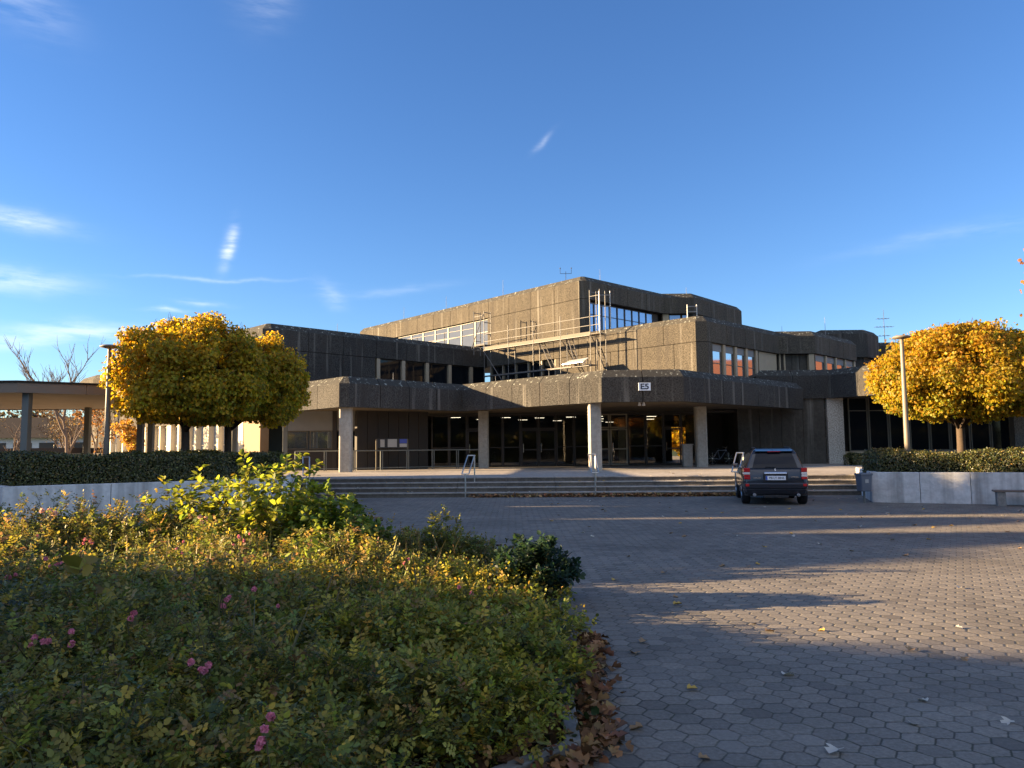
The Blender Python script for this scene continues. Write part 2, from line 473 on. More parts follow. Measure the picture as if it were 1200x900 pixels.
def leaf_arrays(P, D, Nn, L, col, shape=LEAF, quads=LEAFQ, wid=1.0, fold=.25):
    D = norm(D); B = norm(np.cross(Nn, D)); Nn = np.cross(D, B)
    k = len(shape); u = shape[:, 0]; v = shape[:, 1] * wid
    z = np.abs(v) * fold - .12 * u * u
    V = P[:, None, :] + L[:, None, None] * (D[:, None, :] * u[None, :, None] + B[:, None, :] * v[None, :, None] + Nn[:, None, :] * z[None, :, None])
    n = len(P)
    F = (np.arange(n)[:, None, None] * k + np.array(quads)[None]).reshape(-1, 4)
    return V.reshape(-1, 3), F, np.repeat(col, k, axis=0)


def leaf_object(name, arrs, mat, parent=None, off=(0, 0, 0)):
    vs, fs, cs, k = [], [], [], 0
    for v, f, c in arrs:
        vs.append(v); fs.append(f + k); cs.append(c); k += len(v)
    v = np.concatenate(vs) - np.array(off); f = np.concatenate(fs); c = np.concatenate(cs)
    me = bpy.data.meshes.new(name); me.vertices.add(len(v)); me.vertices.foreach_set('co', v.astype(np.float32).ravel())
    me.loops.add(f.size); me.loops.foreach_set('vertex_index', f.astype(np.int32).ravel())
    me.polygons.add(len(f)); me.polygons.foreach_set('loop_start', np.arange(0, f.size, 4, dtype=np.int32))
    me.update(calc_edges=True)
    at = me.attributes.new('leafcol', 'FLOAT_COLOR', 'POINT')
    at.data.foreach_set('color', np.concatenate([np.clip(c, 0, 1), np.ones((len(c), 1))], 1).astype(np.float32).ravel())
    me.materials.append(M[mat])
    o = bpy.data.objects.new(name, me); C.objects.link(o)
    if parent is not None: o.parent = parent
    else: o.location = off
    return o


def unit(n): return norm(rng.normal(size=(n, 3)))


def pick(pal, n, jit=.22):
    pal = np.array(pal); w = pal[:, 3] / pal[:, 3].sum(); i = rng.choice(len(pal), n, p=w)
    return pal[i, :3] * (1 + rng.normal(size=(n, 1)) * jit) * (1 + rng.normal(size=(n, 3)) * .08)


# ================================================================ SETTING
gr = MB(); gr.add([(-1500, -300, 0), (1500, -300, 0), (1500, 2500, 0), (-1500, 2500, 0)], [(0, 1, 2, 3)])
tag(gr.build('ground', 'hex_pavers'), kind='structure')
PZ = .62
# four wide steps up to the entrance terrace
SX0, SX1 = -9.0, 12.2
def sy(x, k): return 26.55 - .075 * x + .52 * k
for k in range(4):
    mb = MB(); tb = MB(); z0, z1 = .155 * k, .155 * (k + 1)
    x = SX0
    while x < SX1 - .1:
        x2 = min(SX1, x + 1.75)
        ya = lambda xx: sy(xx, k)
        lo_ = z0 - .02
        mb.hexa([(x + .006, ya(x) + .035, lo_), (x2 - .006, ya(x2) + .035, lo_), (x2 - .006, ya(x2) + .75, lo_), (x + .006, ya(x) + .75, lo_)],
                [(x + .006, ya(x) + .035, z1 - .042), (x2 - .006, ya(x2) + .035, z1 - .042), (x2 - .006, ya(x2) + .75, z1 - .042), (x + .006, ya(x) + .75, z1 - .042)])
        tb.hexa([(x + .006, ya(x), z1 - .04), (x2 - .006, ya(x2), z1 - .04), (x2 - .006, ya(x2) + .7, z1 - .04), (x + .006, ya(x) + .7, z1 - .04)],
                [(x + .006, ya(x), z1), (x2 - .006, ya(x2), z1), (x2 - .006, ya(x2) + .7, z1), (x + .006, ya(x) + .7, z1)])
        x = x2
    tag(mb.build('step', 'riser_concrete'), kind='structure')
    tag(tb.build('step', 'tread_concrete', bevel=.012), kind='structure')
tr = MB(); tr.prism([(SX0 - 4, sy(SX0, 3) + .7), (SX0, sy(SX0, 3) + .6), (SX1, sy(SX1, 3) + .6), (60, 24.5), (60, 95), (-60, 95), (-60, 33), (-14, 31)], -.05, PZ - .004)
tag(tr.build('terrace', 'step_concrete'), kind='structure')
lw = MB(); lw.prism([(-300, 96), (300, 96), (300, 600), (-300, 600)], -.02, .05); tag(lw.build('lawn', 'lawn'), kind='structure')

# ================================================================ MAIN BUILDING
B0 = (0, 44, .6)
bld = thing('university_building', 'large stepped brutalist building of brown exposed-aggregate concrete with a low entrance canopy', 'building', B0)
def bp(mb, name, mat, parent=bld, **k): return mb.build(name, mat, parent, B0 if parent is bld or True else (0, 0, 0), **k)

Z1b, Z1, Z2b, Z2, Z3b, Z3 = 3.74, 5.24, 7.6, 9.1, 11.5, 13.05
CAN = [(-12.6, 41.35), (-8.3, 36.75), (-7.8, 36.75), (-2.75, 41.9), (4.1, 35.05), (7.85, 35.0), (16.55, 43.6), (16.55, 44.42), (12, 44.42), (12, 47), (-12.6, 47)]
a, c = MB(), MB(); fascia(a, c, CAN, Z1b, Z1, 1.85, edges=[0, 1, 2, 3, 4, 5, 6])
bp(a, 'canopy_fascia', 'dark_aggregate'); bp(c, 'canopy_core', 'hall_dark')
mb = MB(); mb.prism([tuple(q) for q in offset_poly(CAN, .3)], Z1 - .30, Z1 - .16); bp(mb, 'canopy_roof', 'roof_gravel')
mb = MB(); mb.prism([tuple(q) for q in offset_poly(CAN, .4)], Z1b + .05, Z1b + .16); bp(mb, 'canopy_soffit', 'soffit_concrete')

# upper right block with the windows over the canopy
MBK = [(-1.8, 55.2), (10.4, 43.0), (11.05, 43.0), (17.25, 49.2), (19.6, 49.2), (24.4, 54.0), (24.4, 62), (-1.8, 62)]
a, c = MB(), MB(); fascia(a, c, MBK, Z2b, Z2, 2.3, edges=[0, 1, 2, 3, 4, 5])
bp(a, 'storey_fascia', 'aggregate_concrete'); bp(c, 'storey_core', 'hall_dark')
mb = MB(); mb.prism([tuple(q) for q in offset_poly(MBK, .3)], Z2 - .3, Z2 - .14); bp(mb, 'storey_roof', 'roof_gravel')
mb = MB(); mb.prism([tuple(q) for q in offset_poly(MBK, .5)], Z2b + .04, Z2b + .12); bp(mb, 'storey_soffit', 'soffit_concrete')
# its lower left wall: solid panels near the corner, a window strip further left
d, n, L = edge_frame(MBK[0], MBK[1])
mb = MB(); s = 6.6
while s < L - .1:
    s2 = min(L, s + 2.3); ebox(mb, MBK[0], MBK[1], s + .017, s2 - (.017 if s2 < L else 0), 4.9, Z2b - .03, -.45, 0); s = s2
ebox(mb, MBK[1], MBK[2], 0, .65, 4.9, Z2b - .03, -.45, -.002)
ebox(mb, MBK[2], MBK[3], .0, .55, 4.9, Z2b - .03, -.45, -.004)
bp(mb, 'wall', 'aggregate_concrete')
mb = MB(); ebox(mb, MBK[0], MBK[1], 6.5, L - .5, 4.9, Z2b - .06, -.6, -.16); bp(mb, 'wall_core', 'hall_dark')


def window(p0, p1, s0, s1, z0, z1, inset, frame='frame_dark', glass='dark_glass', cols=1, trans=(), fw=.06, dep=.09, blind=None, parent=None, name='window', label=None):
    mb = MB(); e = lambda a0, a1, u, v, o0=-inset - dep, o1=-inset: ebox(mb, p0, p1, a0, a1, u, v, o0, o1)
    e(s0, s1, z0, z0 + fw); e(s0, s1, z1 - fw, z1); e(s0, s0 + fw, z0 + fw, z1 - fw); e(s1 - fw, s1, z0 + fw, z1 - fw)
    w = (s1 - s0) / cols
    for i in range(1, cols): e(s0 + w * i - fw * .4, s0 + w * i + fw * .4, z0 + fw, z1 - fw, -inset - dep + .005, -inset - .004)
    for t in trans: e(s0 + fw, s1 - fw, t - fw * .4, t + fw * .4, -inset - dep + .008, -inset - .008)
    o = bp(mb, name, frame)
    g = MB(); ebox(g, p0, p1, s0 + fw * .5, s1 - fw * .5, z0 + fw * .5, z1 - fw * .5, -inset - dep * .7, -inset - dep * .5)
    bp(g, 'pane', glass, o)
    if blind:
        g = MB(); ebox(g, p0, p1, s0 + fw, s1 - fw, z1 - fw - blind, z1 - fw, -inset - dep * .45, -inset - .012); bp(g, 'blind', 'blind_grey', o)
    return o


def wall(p0, p1, s0, s1, z0, z1, o0, o1, mat, name='wall', panel=None):
    mb = MB()
    if panel:
        k = max(1, round((s1 - s0) / panel)); w = (s1 - s0) / k
        for i in range(k): ebox(mb, p0, p1, s0 + w * i + .012, s0 + w * (i + 1) - .012, z0, z1, o0, o1)
    else: ebox(mb, p0, p1, s0, s1, z0, z1, o0, o1)
    return bp(mb, name, mat)


# window strip low on the left-hand face, behind the scaffold
for i in range(5): window(MBK[0], MBK[1], .3 + i * 1.25, 1.45 + i * 1.25, 5.6, Z2b, .25, 'frame_bronze', 'dark_glass', 1)
wall(MBK[0], MBK[1], 0, 6.5, 4.9, 5.6, -.5, -.2, 'dark_aggregate')
for i in range(6): wall(MBK[0], MBK[1], .2 + i * 1.25, .3 + i * 1.25, 5.6, Z2b, -.4, -.12, 'frame_light', 'window_post')
# right-hand faces: posts and windows
d, n, L = edge_frame(MBK[2], MBK[3])
sw = [.62, 2.0, 3.35, 4.65, 5.9]
for i in range(4):
    window(MBK[2], MBK[3], sw[i] + .12, sw[i + 1] - .12, 5.3, Z2b - .02, .17, 'frame_bronze', 'mirror_glass', 1, (6.45,), .06, .08, .38)
    wall(MBK[2], MBK[3], sw[i + 1] - .12, sw[i + 1] + .12, 4.9, Z2b - .02, -.4, -.07, 'tan_pillar', 'window_post')
wall(MBK[2], MBK[3], 6.4, L, 4.9, Z2b - .02, -.7, -.2, 'tan_pillar')
wall(MBK[3], MBK[4], 0, 2.4, 4.9, Z2b - .02, -.7, -.45, 'board_wall', panel=.5)
for s_ in (.12, .42): 
    mb = MB(); q = Vector(MBK[3]) + Vector((s_, .28)); mb.tube((q.x, q.y, 4.9), (q.x, q.y, Z2b), .06, n=8); bp(mb, 'downpipe', 'tan_pillar')
wall(MBK[3], MBK[4], 1.95, 2.3, 4.9, Z2b - .02, -.44, -.12, 'tan_pillar', 'window_post')
d, n, L = edge_frame(MBK[4], MBK[5])
for i in range(4):
    window(MBK[4], MBK[5], .3 + i * 1.6, 1.7 + i * 1.6, 5.3, Z2b - .02, .17, 'frame_bronze', 'mirror_glass', 1, (6.45,), .06, .08, .38)
    wall(MBK[4], MBK[5], 1.7 + i * 1.6, 1.9 + i * 1.6, 4.9, Z2b - .02, -.4, -.07, 'tan_pillar', 'window_post')
wall(MBK[2], MBK[3], .56, 6.4, 4.9, 5.3, -.5, -.1, 'dark_aggregate'); wall(MBK[4], MBK[5], 0, 6.7, 4.9, 5.3, -.5, -.1, 'dark_aggregate')

# left wing, with its long sunlit return running back to the left
LW = [(-33.2, 62.8), (-14.4, 44.0), (-13.9, 44.0), (-1.8, 55.9), (-1.8, 66), (-33.2, 66)]
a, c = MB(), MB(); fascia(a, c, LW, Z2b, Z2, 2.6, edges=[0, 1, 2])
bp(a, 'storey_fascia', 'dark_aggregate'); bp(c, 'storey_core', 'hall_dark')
mb = MB(); mb.prism([tuple(q) for q in offset_poly(LW, .3)], Z2 - .3, Z2 - .14); bp(mb, 'storey_roof', 'roof_gravel')
d, n, L = edge_frame(LW[2], LW[3])
mb = MB(); s = 0.0
while s < 7.0: ebox(mb, LW[2], LW[3], s + (.017 if s else 0), min(7.3, s + 2.4) - .017, 3.6, Z2b - .03, -.45, -.002); s += 2.4
ebox(mb, LW[1], LW[2], 0, .5, 3.6, Z2b - .03, -.45, -.002); bp(mb, 'wall', 'dark_aggregate')
wall(LW[2], LW[3], .2, 7.2, 3.6, Z2b - .05, -.6, -.15, 'hall_dark', 'wall_core')
s = 7.35
for i in range(6):
    wall(LW[2], LW[3], s, s + .26, 4.9, Z2b - .02, -.5, -.04, 'frame_light', 'window_post')
    window(LW[2], LW[3], s + .26, min(L - .05, s + 2.0), 5.4, Z2b - .02, .2, 'frame_dark', 'dark_glass', 1)
    s += 2.0
    if s > L - .4: break
wall(LW[2], LW[3], 7.35, L, 4.6, 5.4, -.6, -.12, 'dark_aggregate')
# return wall: ribbon windows over a solid band over the cream ground-floor piers
d, n, L = edge_frame(LW[0], LW[1])
wall(LW[0], LW[1], 0, L, 5.24, 6.0, -.7, -.3, 'aggregate_concrete', panel=2.6)
for i in range(9): window(LW[0], LW[1], .2 + i * 2.9, 2.9 + i * 2.9, 6.0, Z2b - .02, .45, 'frame_bronze', 'dark_glass', 2)
wall(LW[0], LW[1], 0, L - .7, 3.55, 5.22, -.5, 0, 'aggregate_concrete', panel=2.6)
wall(LW[0], LW[1], L - .68, L, 3.55, Z2b - .04, -.5, -.01, 'aggregate_concrete')
wall(LW[0], LW[1], 0, L, .5, 1.1, -.6, -.25, 'brown_wall')
i = 0; s = .4
while s < L - 4.2:
    wide = .75 if i % 4 == 0 else .26
    wall(LW[0], LW[1], s, s + wide, .5, 3.55, -.5, -.03, 'cream_pier', 'pier'); s += wide
    window(LW[0], LW[1], s, s + 1.15, 1.1, 3.5, .3, 'cream_pier', 'sky_glass', 1, (2.1,), .07); s += 1.15; i += 1
wall(LW[0], LW[1], s, s + .8, .5, 3.55, -.5, -.03, 'cream_pier', 'pier')
wall(LW[0], LW[1], s + .8, L - .2, .5, 3.55, -.6, -.06, 'brown_wall')
# stepped end of the wing far left
LE = [(-41, 76), (-41, 72.5), (-37.8, 69), (-33.2, 66.5), (-33.2, 76)]
a, c = MB(), MB(); fascia(a, c, LE, 6.9, 8.75, 2.4); bp(a, 'storey_fascia', 'aggregate_concrete'); bp(c, 'storey_core', 'hall_dark')
mb = MB(); mb.prism([tuple(q) for q in offset_poly(LE, .5)], .5, 8.5); bp(mb, 'wall', 'aggregate_concrete')

# third storey: the long lit face and the folded right-hand faces
TW = [(-14.15, 71.0), (4.5, 50.0), (5.0, 50.0), (11.3, 56.0), (13.5, 56.0), (18.8, 62.0), (18.8, 72), (-14.15, 72)]
a, c = MB(), MB(); fascia(a, c, TW, Z3b, Z3, 2.35, edges=[0, 1, 2, 3, 4, 5, 7])
bp(a, 'storey_fascia', 'aggregate_concrete'); bp(c, 'storey_core', 'hall_dark')
mb = MB(); mb.prism([tuple(q) for q in offset_poly(TW, .3)], Z3 - .3, Z3 - .14); bp(mb, 'storey_roof', 'roof_gravel')
mb = MB(); mb.prism([tuple(q) for q in offset_poly(TW, .5)], Z3b + .04, Z3b + .12); bp(mb, 'storey_soffit', 'soffit_concrete')
d, n, L = edge_frame(TW[0], TW[1])          # L about 28.1
def s_at(px_u):  # distance along the long face where x/y = px_u
    p0 = TW[0]; t_ = (px_u * p0[1] - p0[0]) / (d.x - px_u * d.y); return t_
w0, w1 = s_at((455 - 600) / 889), s_at((572 - 600) / 889)
mb = MB(); s = w1
k = round((L - w1) / 2.35)
for i in range(k): ebox(mb, TW[0], TW[1], w1 + (L - w1) / k * i + .017, w1 + (L - w1) / k * (i + 1) - (.017 if i < k - 1 else 0), 8.8, Z3b - .03, -.45, 0)
ebox(mb, TW[1], TW[2], 0, .5, 8.8, Z3b - .03, -.45, -.002)
bp(mb, 'wall', 'aggregate_concrete')
wall(TW[0], TW[1], w0 - 1.1, w0, 8.8, Z3b - .03, -.45, 0, 'aggregate_concrete')
wall(TW[0], TW[1], 0, w0 - 5.0, 8.8, Z3b - .03, -.45, 0, 'aggregate_concrete')
wall(TW[0], TW[1], w1 + .1, L - .4, 8.8, Z3b - .05, -.6, -.15, 'hall_dark', 'wall_core')
nw = 8
for i in range(nw):
    a0 = w0 + (w1 - w0) / nw * i; window(TW[0], TW[1], a0, a0 + (w1 - w0) / nw, 9.1, Z3b - .02, .2, 'frame_bronze', 'blind_glass', 1, (10.5,), .07)
for i in range(3): window(TW[0], TW[1], w0 - 5 + i * 1.3, w0 - 3.7 + i * 1.3, 9.1, Z3b - .02, .2, 'frame_bronze', 'blind_glass', 1, (10.5,), .07)
d2, n2_, L2 = edge_frame(TW[2], TW[3])
wall(TW[2], TW[3], 0, .28, 8.8, Z3b - .02, -.45, -.004, 'aggregate_concrete')
for i in range(9): window(TW[2], TW[3], .3 + i * .83, 1.13 + i * .83, 9.05, Z3b - .1, .35, 'frame_dark', 'sky_glass', 1, (10.6,), .05)
wall(TW[2], TW[3], 7.8, 8.6, 8.8, Z3b - .02, -.8, -.5, 'frame_dark')
wall(TW[3], TW[4], -.1, .35, 8.8, Z3b - .02, -.8, -.2, 'tan_pillar', 'window_post')
for i in range(2): window(TW[3], TW[4], .4 + i * .95, 1.3 + i * .95, 9.05, Z3b - .02, .4, 'frame_dark', 'sky_glass', 1, (), .05)
wall(TW[4], TW[5], 0, 8, 8.8, Z3b - .02, -.5, -.1, 'dark_aggregate', panel=2.3)
mb = MB(); mb.prism([tuple(q) for q in offset_poly(TW, 1.2)], 8.7, Z3b); bp(mb, 'wall_core', 'hall_dark')
mb = MB(); mb.prism([tuple(q) for q in offset_poly(MBK, 1.3)], 4.9, Z2b); bp(mb, 'wall_core', 'hall_dark')
mb = MB(); mb.prism([tuple(q) for q in offset_poly(LW, 1.3)], 3.9, Z2b); bp(mb, 'wall_core', 'hall_dark')
mb = MB(); mb.prism([(-33, 64), (-16, 47), (-16, 65), (-33, 65)], .5, 3.9); bp(mb, 'wall_core', 'hall_dark')

# further roof blocks seen over the right-hand wing
for (pl, zb, zt) in (([(24.6, 61), (28.5, 61), (30.3, 62.9), (30.3, 68), (24.6, 68)], 7.5, 10.95), ([(30.6, 64), (33.5, 64), (36, 66.5), (36, 70), (30.6, 70)], 7.5, 10.3)):
    a, c = MB(), MB(); fascia(a, c, pl, zb + 1.2, zt, 2.0); bp(a, 'storey_fascia', 'dark_aggregate'); bp(c, 'storey_core', 'hall_dark')
    mb = MB(); mb.prism([tuple(q) for q in offset_poly(pl, .4)], 4, zt - .2); bp(mb, 'wall', 'dark_aggregate')

# right-hand ground-floor wing
HW = [(14.2, 44.55), (18.45, 44.55), (22.2, 38.2), (48, 38.2), (48, 66), (24.6, 66), (24.6, 50.5), (14.2, 50.5)]
HZb, HZ = 4.4, 6.1
a, c = MB(), MB(); fascia(a, c, HW, HZb, HZ, 2.0, edges=[0, 1, 2]); bp(a, 'wing_fascia', 'dark_aggregate'); bp(c, 'wing_core', 'hall_dark')
mb = MB(); mb.prism([tuple(q) for q in offset_poly(HW, .3)], HZ - .3, HZ - .14); bp(mb, 'wing_roof', 'roof_gravel')
mb = MB(); mb.prism([tuple(q) for q in offset_poly(HW, .4)], HZb + .05, HZb + .16); bp(mb, 'wing_soffit', 'soffit_concrete')
wall((11.8, 44.75), (18.2, 44.75), 1.3, 6.4, .55, HZb + .1, -.3, 0, 'board_wall', panel=1.27)
mb = MB(); mb.box(18.35, 19.3, 44.75, 45.7, .55, HZb + .1); bp(mb, 'pillar', 'pebble_pillar', bevel=.02)
mb = MB(); mb.box(29.6, 30.6, 44.4, 45.4, .55, HZb + .1); bp(mb, 'pillar', 'pebble_pillar', bevel=.02)
xs = 19.9
for i in range(8):
    if abs(xs - 29.4) < .3: xs = 30.7
    window((0, 45.5), (60, 45.5), xs, xs + 1.15, 1.3, HZb + .1, 0, 'frame_bronze', 'dark_glass', 1, (3.7,), .07); xs += 1.2
wall((0, 45.5), (60, 45.5), 19.3, 36, .55, 1.3, -.4, .02, 'tan_pillar')
mb = MB(); mb.box(19, 48, 46.5, 48, .5, HZb); bp(mb, 'wall_core', 'hall_dark')

# columns under the canopy
for (x, y) in ((-8.12, 37.5), (-1.63, 43.3), (3.86, 36.1), (10.0, 40.9)):
    mb = MB(); h = .29; q = .07
    oct_ = [(x - h + q, y - h), (x + h - q, y - h), (x + h, y - h + q), (x + h, y + h - q), (x + h - q, y + h), (x - h + q, y + h), (x - h, y + h - q), (x - h, y - h + q)]
    mb.prism(oct_, PZ - .02, Z1b + .1); bp(mb, 'column', 'column_concrete')

# wall left of the entrance: window band over brown panelling, then dark board-marked wall
e0, e1 = (-12.4, 41.4), (-8.3, 41.4)
wall(e0, e1, 0, 4.1, .55, 1.75, -.4, -.02, 'brown_panel')
for i in range(3): window(e0, e1, .1 + i * 1.35, 1.35 + i * 1.35, 1.75, 2.75, .1, 'frame_bronze', 'mirror_glass' if i != 2 else 'dark_glass', 1)
wall(e0, e1, 0, 4.1, 2.75, Z1b + .1, -.4, -.04, 'blind_grey')
wall(e0, e1, 2.72, 2.95, .55, Z1b + .1, -.3, .06, 'frame_dark', 'post')
wall((-8.3, 41.0), (-4.75, 43.4), 0, 4.28, .55, Z1b + .1, -.3, 0, 'brown_panel', panel=.6)
# entrance hall behind glass
mb = MB(); mb.box(-8, 15, 45.2, 60, PZ - .004, PZ + .012); bp(mb, 'hall_floor', 'hall_floor')
mb = MB(); mb.box(-8, 13.35, 45, 60, 3.66, 3.78); bp(mb, 'hall_ceiling', 'hall_dark')
mb = MB(); mb.box(-8, 12.2, 59, 59.3, .55, 3.7); mb.box(14.6, 24, 59, 59.3, .55, 5); mb.box(12.2, 14.6, 59, 59.3, 3.2, 5); mb.box(-8, -7.7, 45, 59, .55, 3.7); bp(mb, 'hall_wall', 'hall_dark')
gx0, gx1, gy = -4.75, 10.9, 44.9
g0, g1 = (gx0, gy), (gx1, gy)
Lg = gx1 - gx0
doors = {2, 5, 6, 9, 10, 13}
nb = 15; bw = Lg / nb
for i in range(nb):
    s0, s1 = bw * i, bw * (i + 1)
    if i in doors:
        lit = i == 9 or i == 10
        dn = window(g0, g1, s0 + .02, s1 - .02, PZ + .03, 2.78, .05, 'frame_light' if lit else 'frame_dark', 'entrance_glass', 1, (1.6,), .09, .07, name='door')
        hb = MB(); ebox(hb, g0, g1, s0 + .14, s0 + .18, 1.45, 1.95, -.04, .02); bp(hb, 'handle', 'chrome', dn)
        window(g0, g1, s0 + .02, s1 - .02, 2.82, 3.64, .05, 'frame_light' if lit else 'frame_dark', 'entrance_glass', 1, (), .07)
    else:
        window(g0, g1, s0 + .01, s1 - .01, PZ + .03, 3.64, .05, 'frame_dark', 'entrance_glass', 1, (1.75,), .07, .08)
# recess right of the entrance
wall((10.9, 48.3), (13.4, 48.3), 0, 2.5, .55, 4.6, -.2, 0, 'hall_dark'); 
mb = MB(); mb.box(13.2, 13.35, 45.06, 48.3, .55, 4.4); bp(mb, 'wall', 'board_wall')
mb = MB(); mb.box(11.2, 13.35, 44.5, 48.3, 4.3, 4.4); bp(mb, 'hall_ceiling', 'hall_dark')
# lit strip lamps on the hall ceiling
for (x, y) in ((-3.4, 46.2), (-2.0, 49.5), (-.4, 47), (.7, 51), (1.7, 48), (3.1, 53), (3.6, 47.2), (5.2, 46.6), (5.7, 50.5), (6.2, 55), (8.6, 47.5), (9.3, 52), (7.2, 57)):
    mb = MB(); mb.box(x - .32, x + .32, y - .06, y + .06, 3.58, 3.655); o = bp(mb, 'ceiling_lamp', 'frame_dark')
    mb = MB(); mb.box(x - .29, x + .29, y - .045, y + .045, 3.565, 3.582); bp(mb, 'diffuser', 'strip_light', o)
# interior columns, glimpsed
mb = MB(); mb.box(6.9, 7.3, 50, 50.4, PZ, 3.66); bp(mb, 'hall_column', 'tan_pillar')
# rods and mast on the roofs
for (x, y, z, h) in ((-9.4, 66.5, Z3 - .2, 1.3), (-5.3, 61.9, Z3 - .2, 1.3), (-.6, 57, Z3 - .2, 1.5), (6.2, 52.6, Z3 - .2, 1.2), (13.3, 57.5, Z3 - .2, .9), (21.4, 51.9, Z2 - .2, 1.5), (-10.9, 47.6, Z2 - .2, .7), (-6.2, 39.9, Z1 - .2, .65), (-.9, 41.9, Z1 - .2, .6), (1.9, 39.2, Z1 - .2, .6), (18.2, 51.2, Z2 - .2, .8)):
    mb = MB(); mb.tube((x, y, z), (x, y, z + h), .02, .009, 6); mb.box(x - .1, x + .1, y - .1, y + .1, z, z + .09); bp(mb, 'lightning_rod', 'galvanised')
mb = MB(); x, y, z = 3.75, 51.6, Z3 - .2
mb.tube((x, y, z), (x, y, z + .85), .016, n=6); mb.tube((x - .38, y, z + .7), (x + .38, y, z + .7), .014, n=6)
for sgn in (-1, 1): mb.tube((x + .38 * sgn, y, z + .7), (x + .38 * sgn, y, z + 1.05), .013, n=6); mb.lathe([(.015, 0), (.045, .015), (.045, .06), (.015, .07)], (x + .38 * sgn, y, z + 1.04), 8)
bp(mb, 'wind_gauge', 'frame_dark')
mb = MB(); x, y = 26.95, 55; mb.tube((x, y, Z2 - .2), (x, y, 11.45), .025, .012, 8)
for (zz, w) in ((10.75, .45), (10.15, .6), (9.5, .4)):
    mb.tube((x - w, y, zz), (x + w, y + .1, zz + .06), .014, n=6)
    k = -w
    while k <= w: mb.tube((x + k, y - .25, zz + .03), (x + k, y + .25, zz + .03), .012, n=5); k += .24
bp(mb, 'antenna', 'frame_dark')

# E5 sign and the small lamp pair below it
sg = thing('building_sign', 'small white plate reading E5 on the dark front face of the entrance canopy', 'sign', (6.05, 34.97, 4.42))
mb = MB(); mb.box(-.28, .28, -.03, .0, -.18, .18); mb.build('sign_panel', 'sign_white', sg, bevel=.008)
o = text('lettering', 'E5', .36, 'ink', sg, (0, -.034, -.005), (R(90), 0, 0), bold=.011); o.scale = (1.15, 1, 1)
sp = thing('spotlight', 'small pale twin-headed spotlight hanging under the canopy edge below the sign', 'lamp', (6.0, 35.6, 3.79))
mb = MB(); mb.box(-.13, .13, -.04, .04, -.06, 0); mb.build('bracket', 'galvanised', sp)
for sgn in (-1, 1):
    mb = MB(); mb.lathe([(.045, 0), (.05, -.05), (.075, -.15), (.07, -.17)], (sgn * .1, 0, -.03), 12); mb.build('lamp_head', 'sign_white', sp)

# ================================================================ SCAFFOLD
sf0 = (3, 48, 5.1)
sf = thing('scaffold', 'long steel scaffold with plank decks and ladders standing on the canopy roof', 'scaffold', sf0)
def on(u, c): y = c / (1 + u); return Vector((u * y, y))
uo = [(568 - 600) / 889, (596 - 600) / 889, (625 - 600) / 889, (657 - 600) / 889, (692 - 600) / 889]
OUT = [on(u, 51.2) for u in uo]; INN = [Vector((q.x + .45, q.y + .45)) for q in OUT]
tops = [11.3, 10.0, 10.0, 10.0, 11.3]
def sfp(mb, name, mat='scaffold_steel', **k): return mb.build(name, mat, sf, sf0, **k)
for q, r_, t_ in zip(OUT, INN, tops):
    for w, tt in ((q, t_), (r_, t_ if t_ > 11 else 8.7)):
        mb = MB(); mb.tube((w.x, w.y, 5.06), (w.x, w.y, tt), .024, n=7); mb.box(w.x - .08, w.x + .08, w.y - .08, w.y + .08, 5.05, 5.08); sfp(mb, 'standard')
    if t_ > 11:
        for zz in (9.7, 10.5, 11.2): mb = MB(); mb.tube((q.x, q.y, zz), (r_.x, r_.y, zz), .03, n=6); sfp(mb, 'crossbar')
for i in range(4):
    a, b, c_, e = OUT[i], OUT[i + 1], INN[i + 1], INN[i]
    for zz in (8.6, 6.75):
        mb = MB(); mb.hexa([(q.x, q.y, zz - .05) for q in (a, b, c_, e)], [(q.x, q.y, zz) for q in (a, b, c_, e)]); sfp(mb, 'deck', 'scaffold_board' if zz > 8 else 'bench_slat')
        mb = MB(); off = Vector((-.03, -.03)); mb.tube((a.x + off.x, a.y + off.y, zz - .08), (b.x + off.x, b.y + off.y, zz - .08), .035, n=6); sfp(mb, 'ledger')
    for zz in (9.12, 9.65):
        mb = MB(); mb.tube((a.x - .03, a.y - .03, zz), (b.x - .03, b.y - .03, zz), .02, n=6); sfp(mb, 'guardrail')
    mb = MB(); mb.hexa([(q.x, q.y, 8.6) for q in (a, b, b + Vector((.03, .03)), a + Vector((.03, .03)))], [(q.x, q.y, 8.75) for q in (a, b, b + Vector((.03, .03)), a + Vector((.03, .03)))]); sfp(mb, 'toe_board', 'scaffold_board')
for (i, j, z0, z1) in ((0, 1, 8.5, 5.6), (0, 1, 11.1, 8.7)):
    a, b = OUT[i], OUT[j]
    if z0 > 9: a, b = a, a + (b - a) * .0 + Vector((-.9, .9))
    mb = MB(); mb.tube((a.x - .05, a.y - .05, z0), (b.x - .05, b.y - .05, z1), .028, n=6); sfp(mb, 'brace')
mb = MB(); a, b = OUT[1], OUT[0]; mb.tube((a.x, a.y, 6.7), ((a.x * .8 + b.x * .2), (a.y * .8 + b.y * .2), 5.6), .025, n=6); sfp(mb, 'brace')
def ladder(mb, p, q, w):
    p, q = Vector(p), Vector(q); w = Vector(w)
    mb.tube(p, q, .03, n=6); mb.tube(p + w, q + w, .03, n=6)
    for i in range(1, 10): t_ = i / 10; mb.tube(p.lerp(q, t_), p.lerp(q, t_) + w, .016, n=5)
for u0, u1 in ((.035, .052), (.073, .083)):
    p_, q_ = on(u0, 51.5), on(u1, 51.2); mb = MB(); ladder(mb, (p_.x, p_.y, 8.9), (q_.x, q_.y, 6.75), (.28, .28, 0)); sfp(mb, 'ladder')
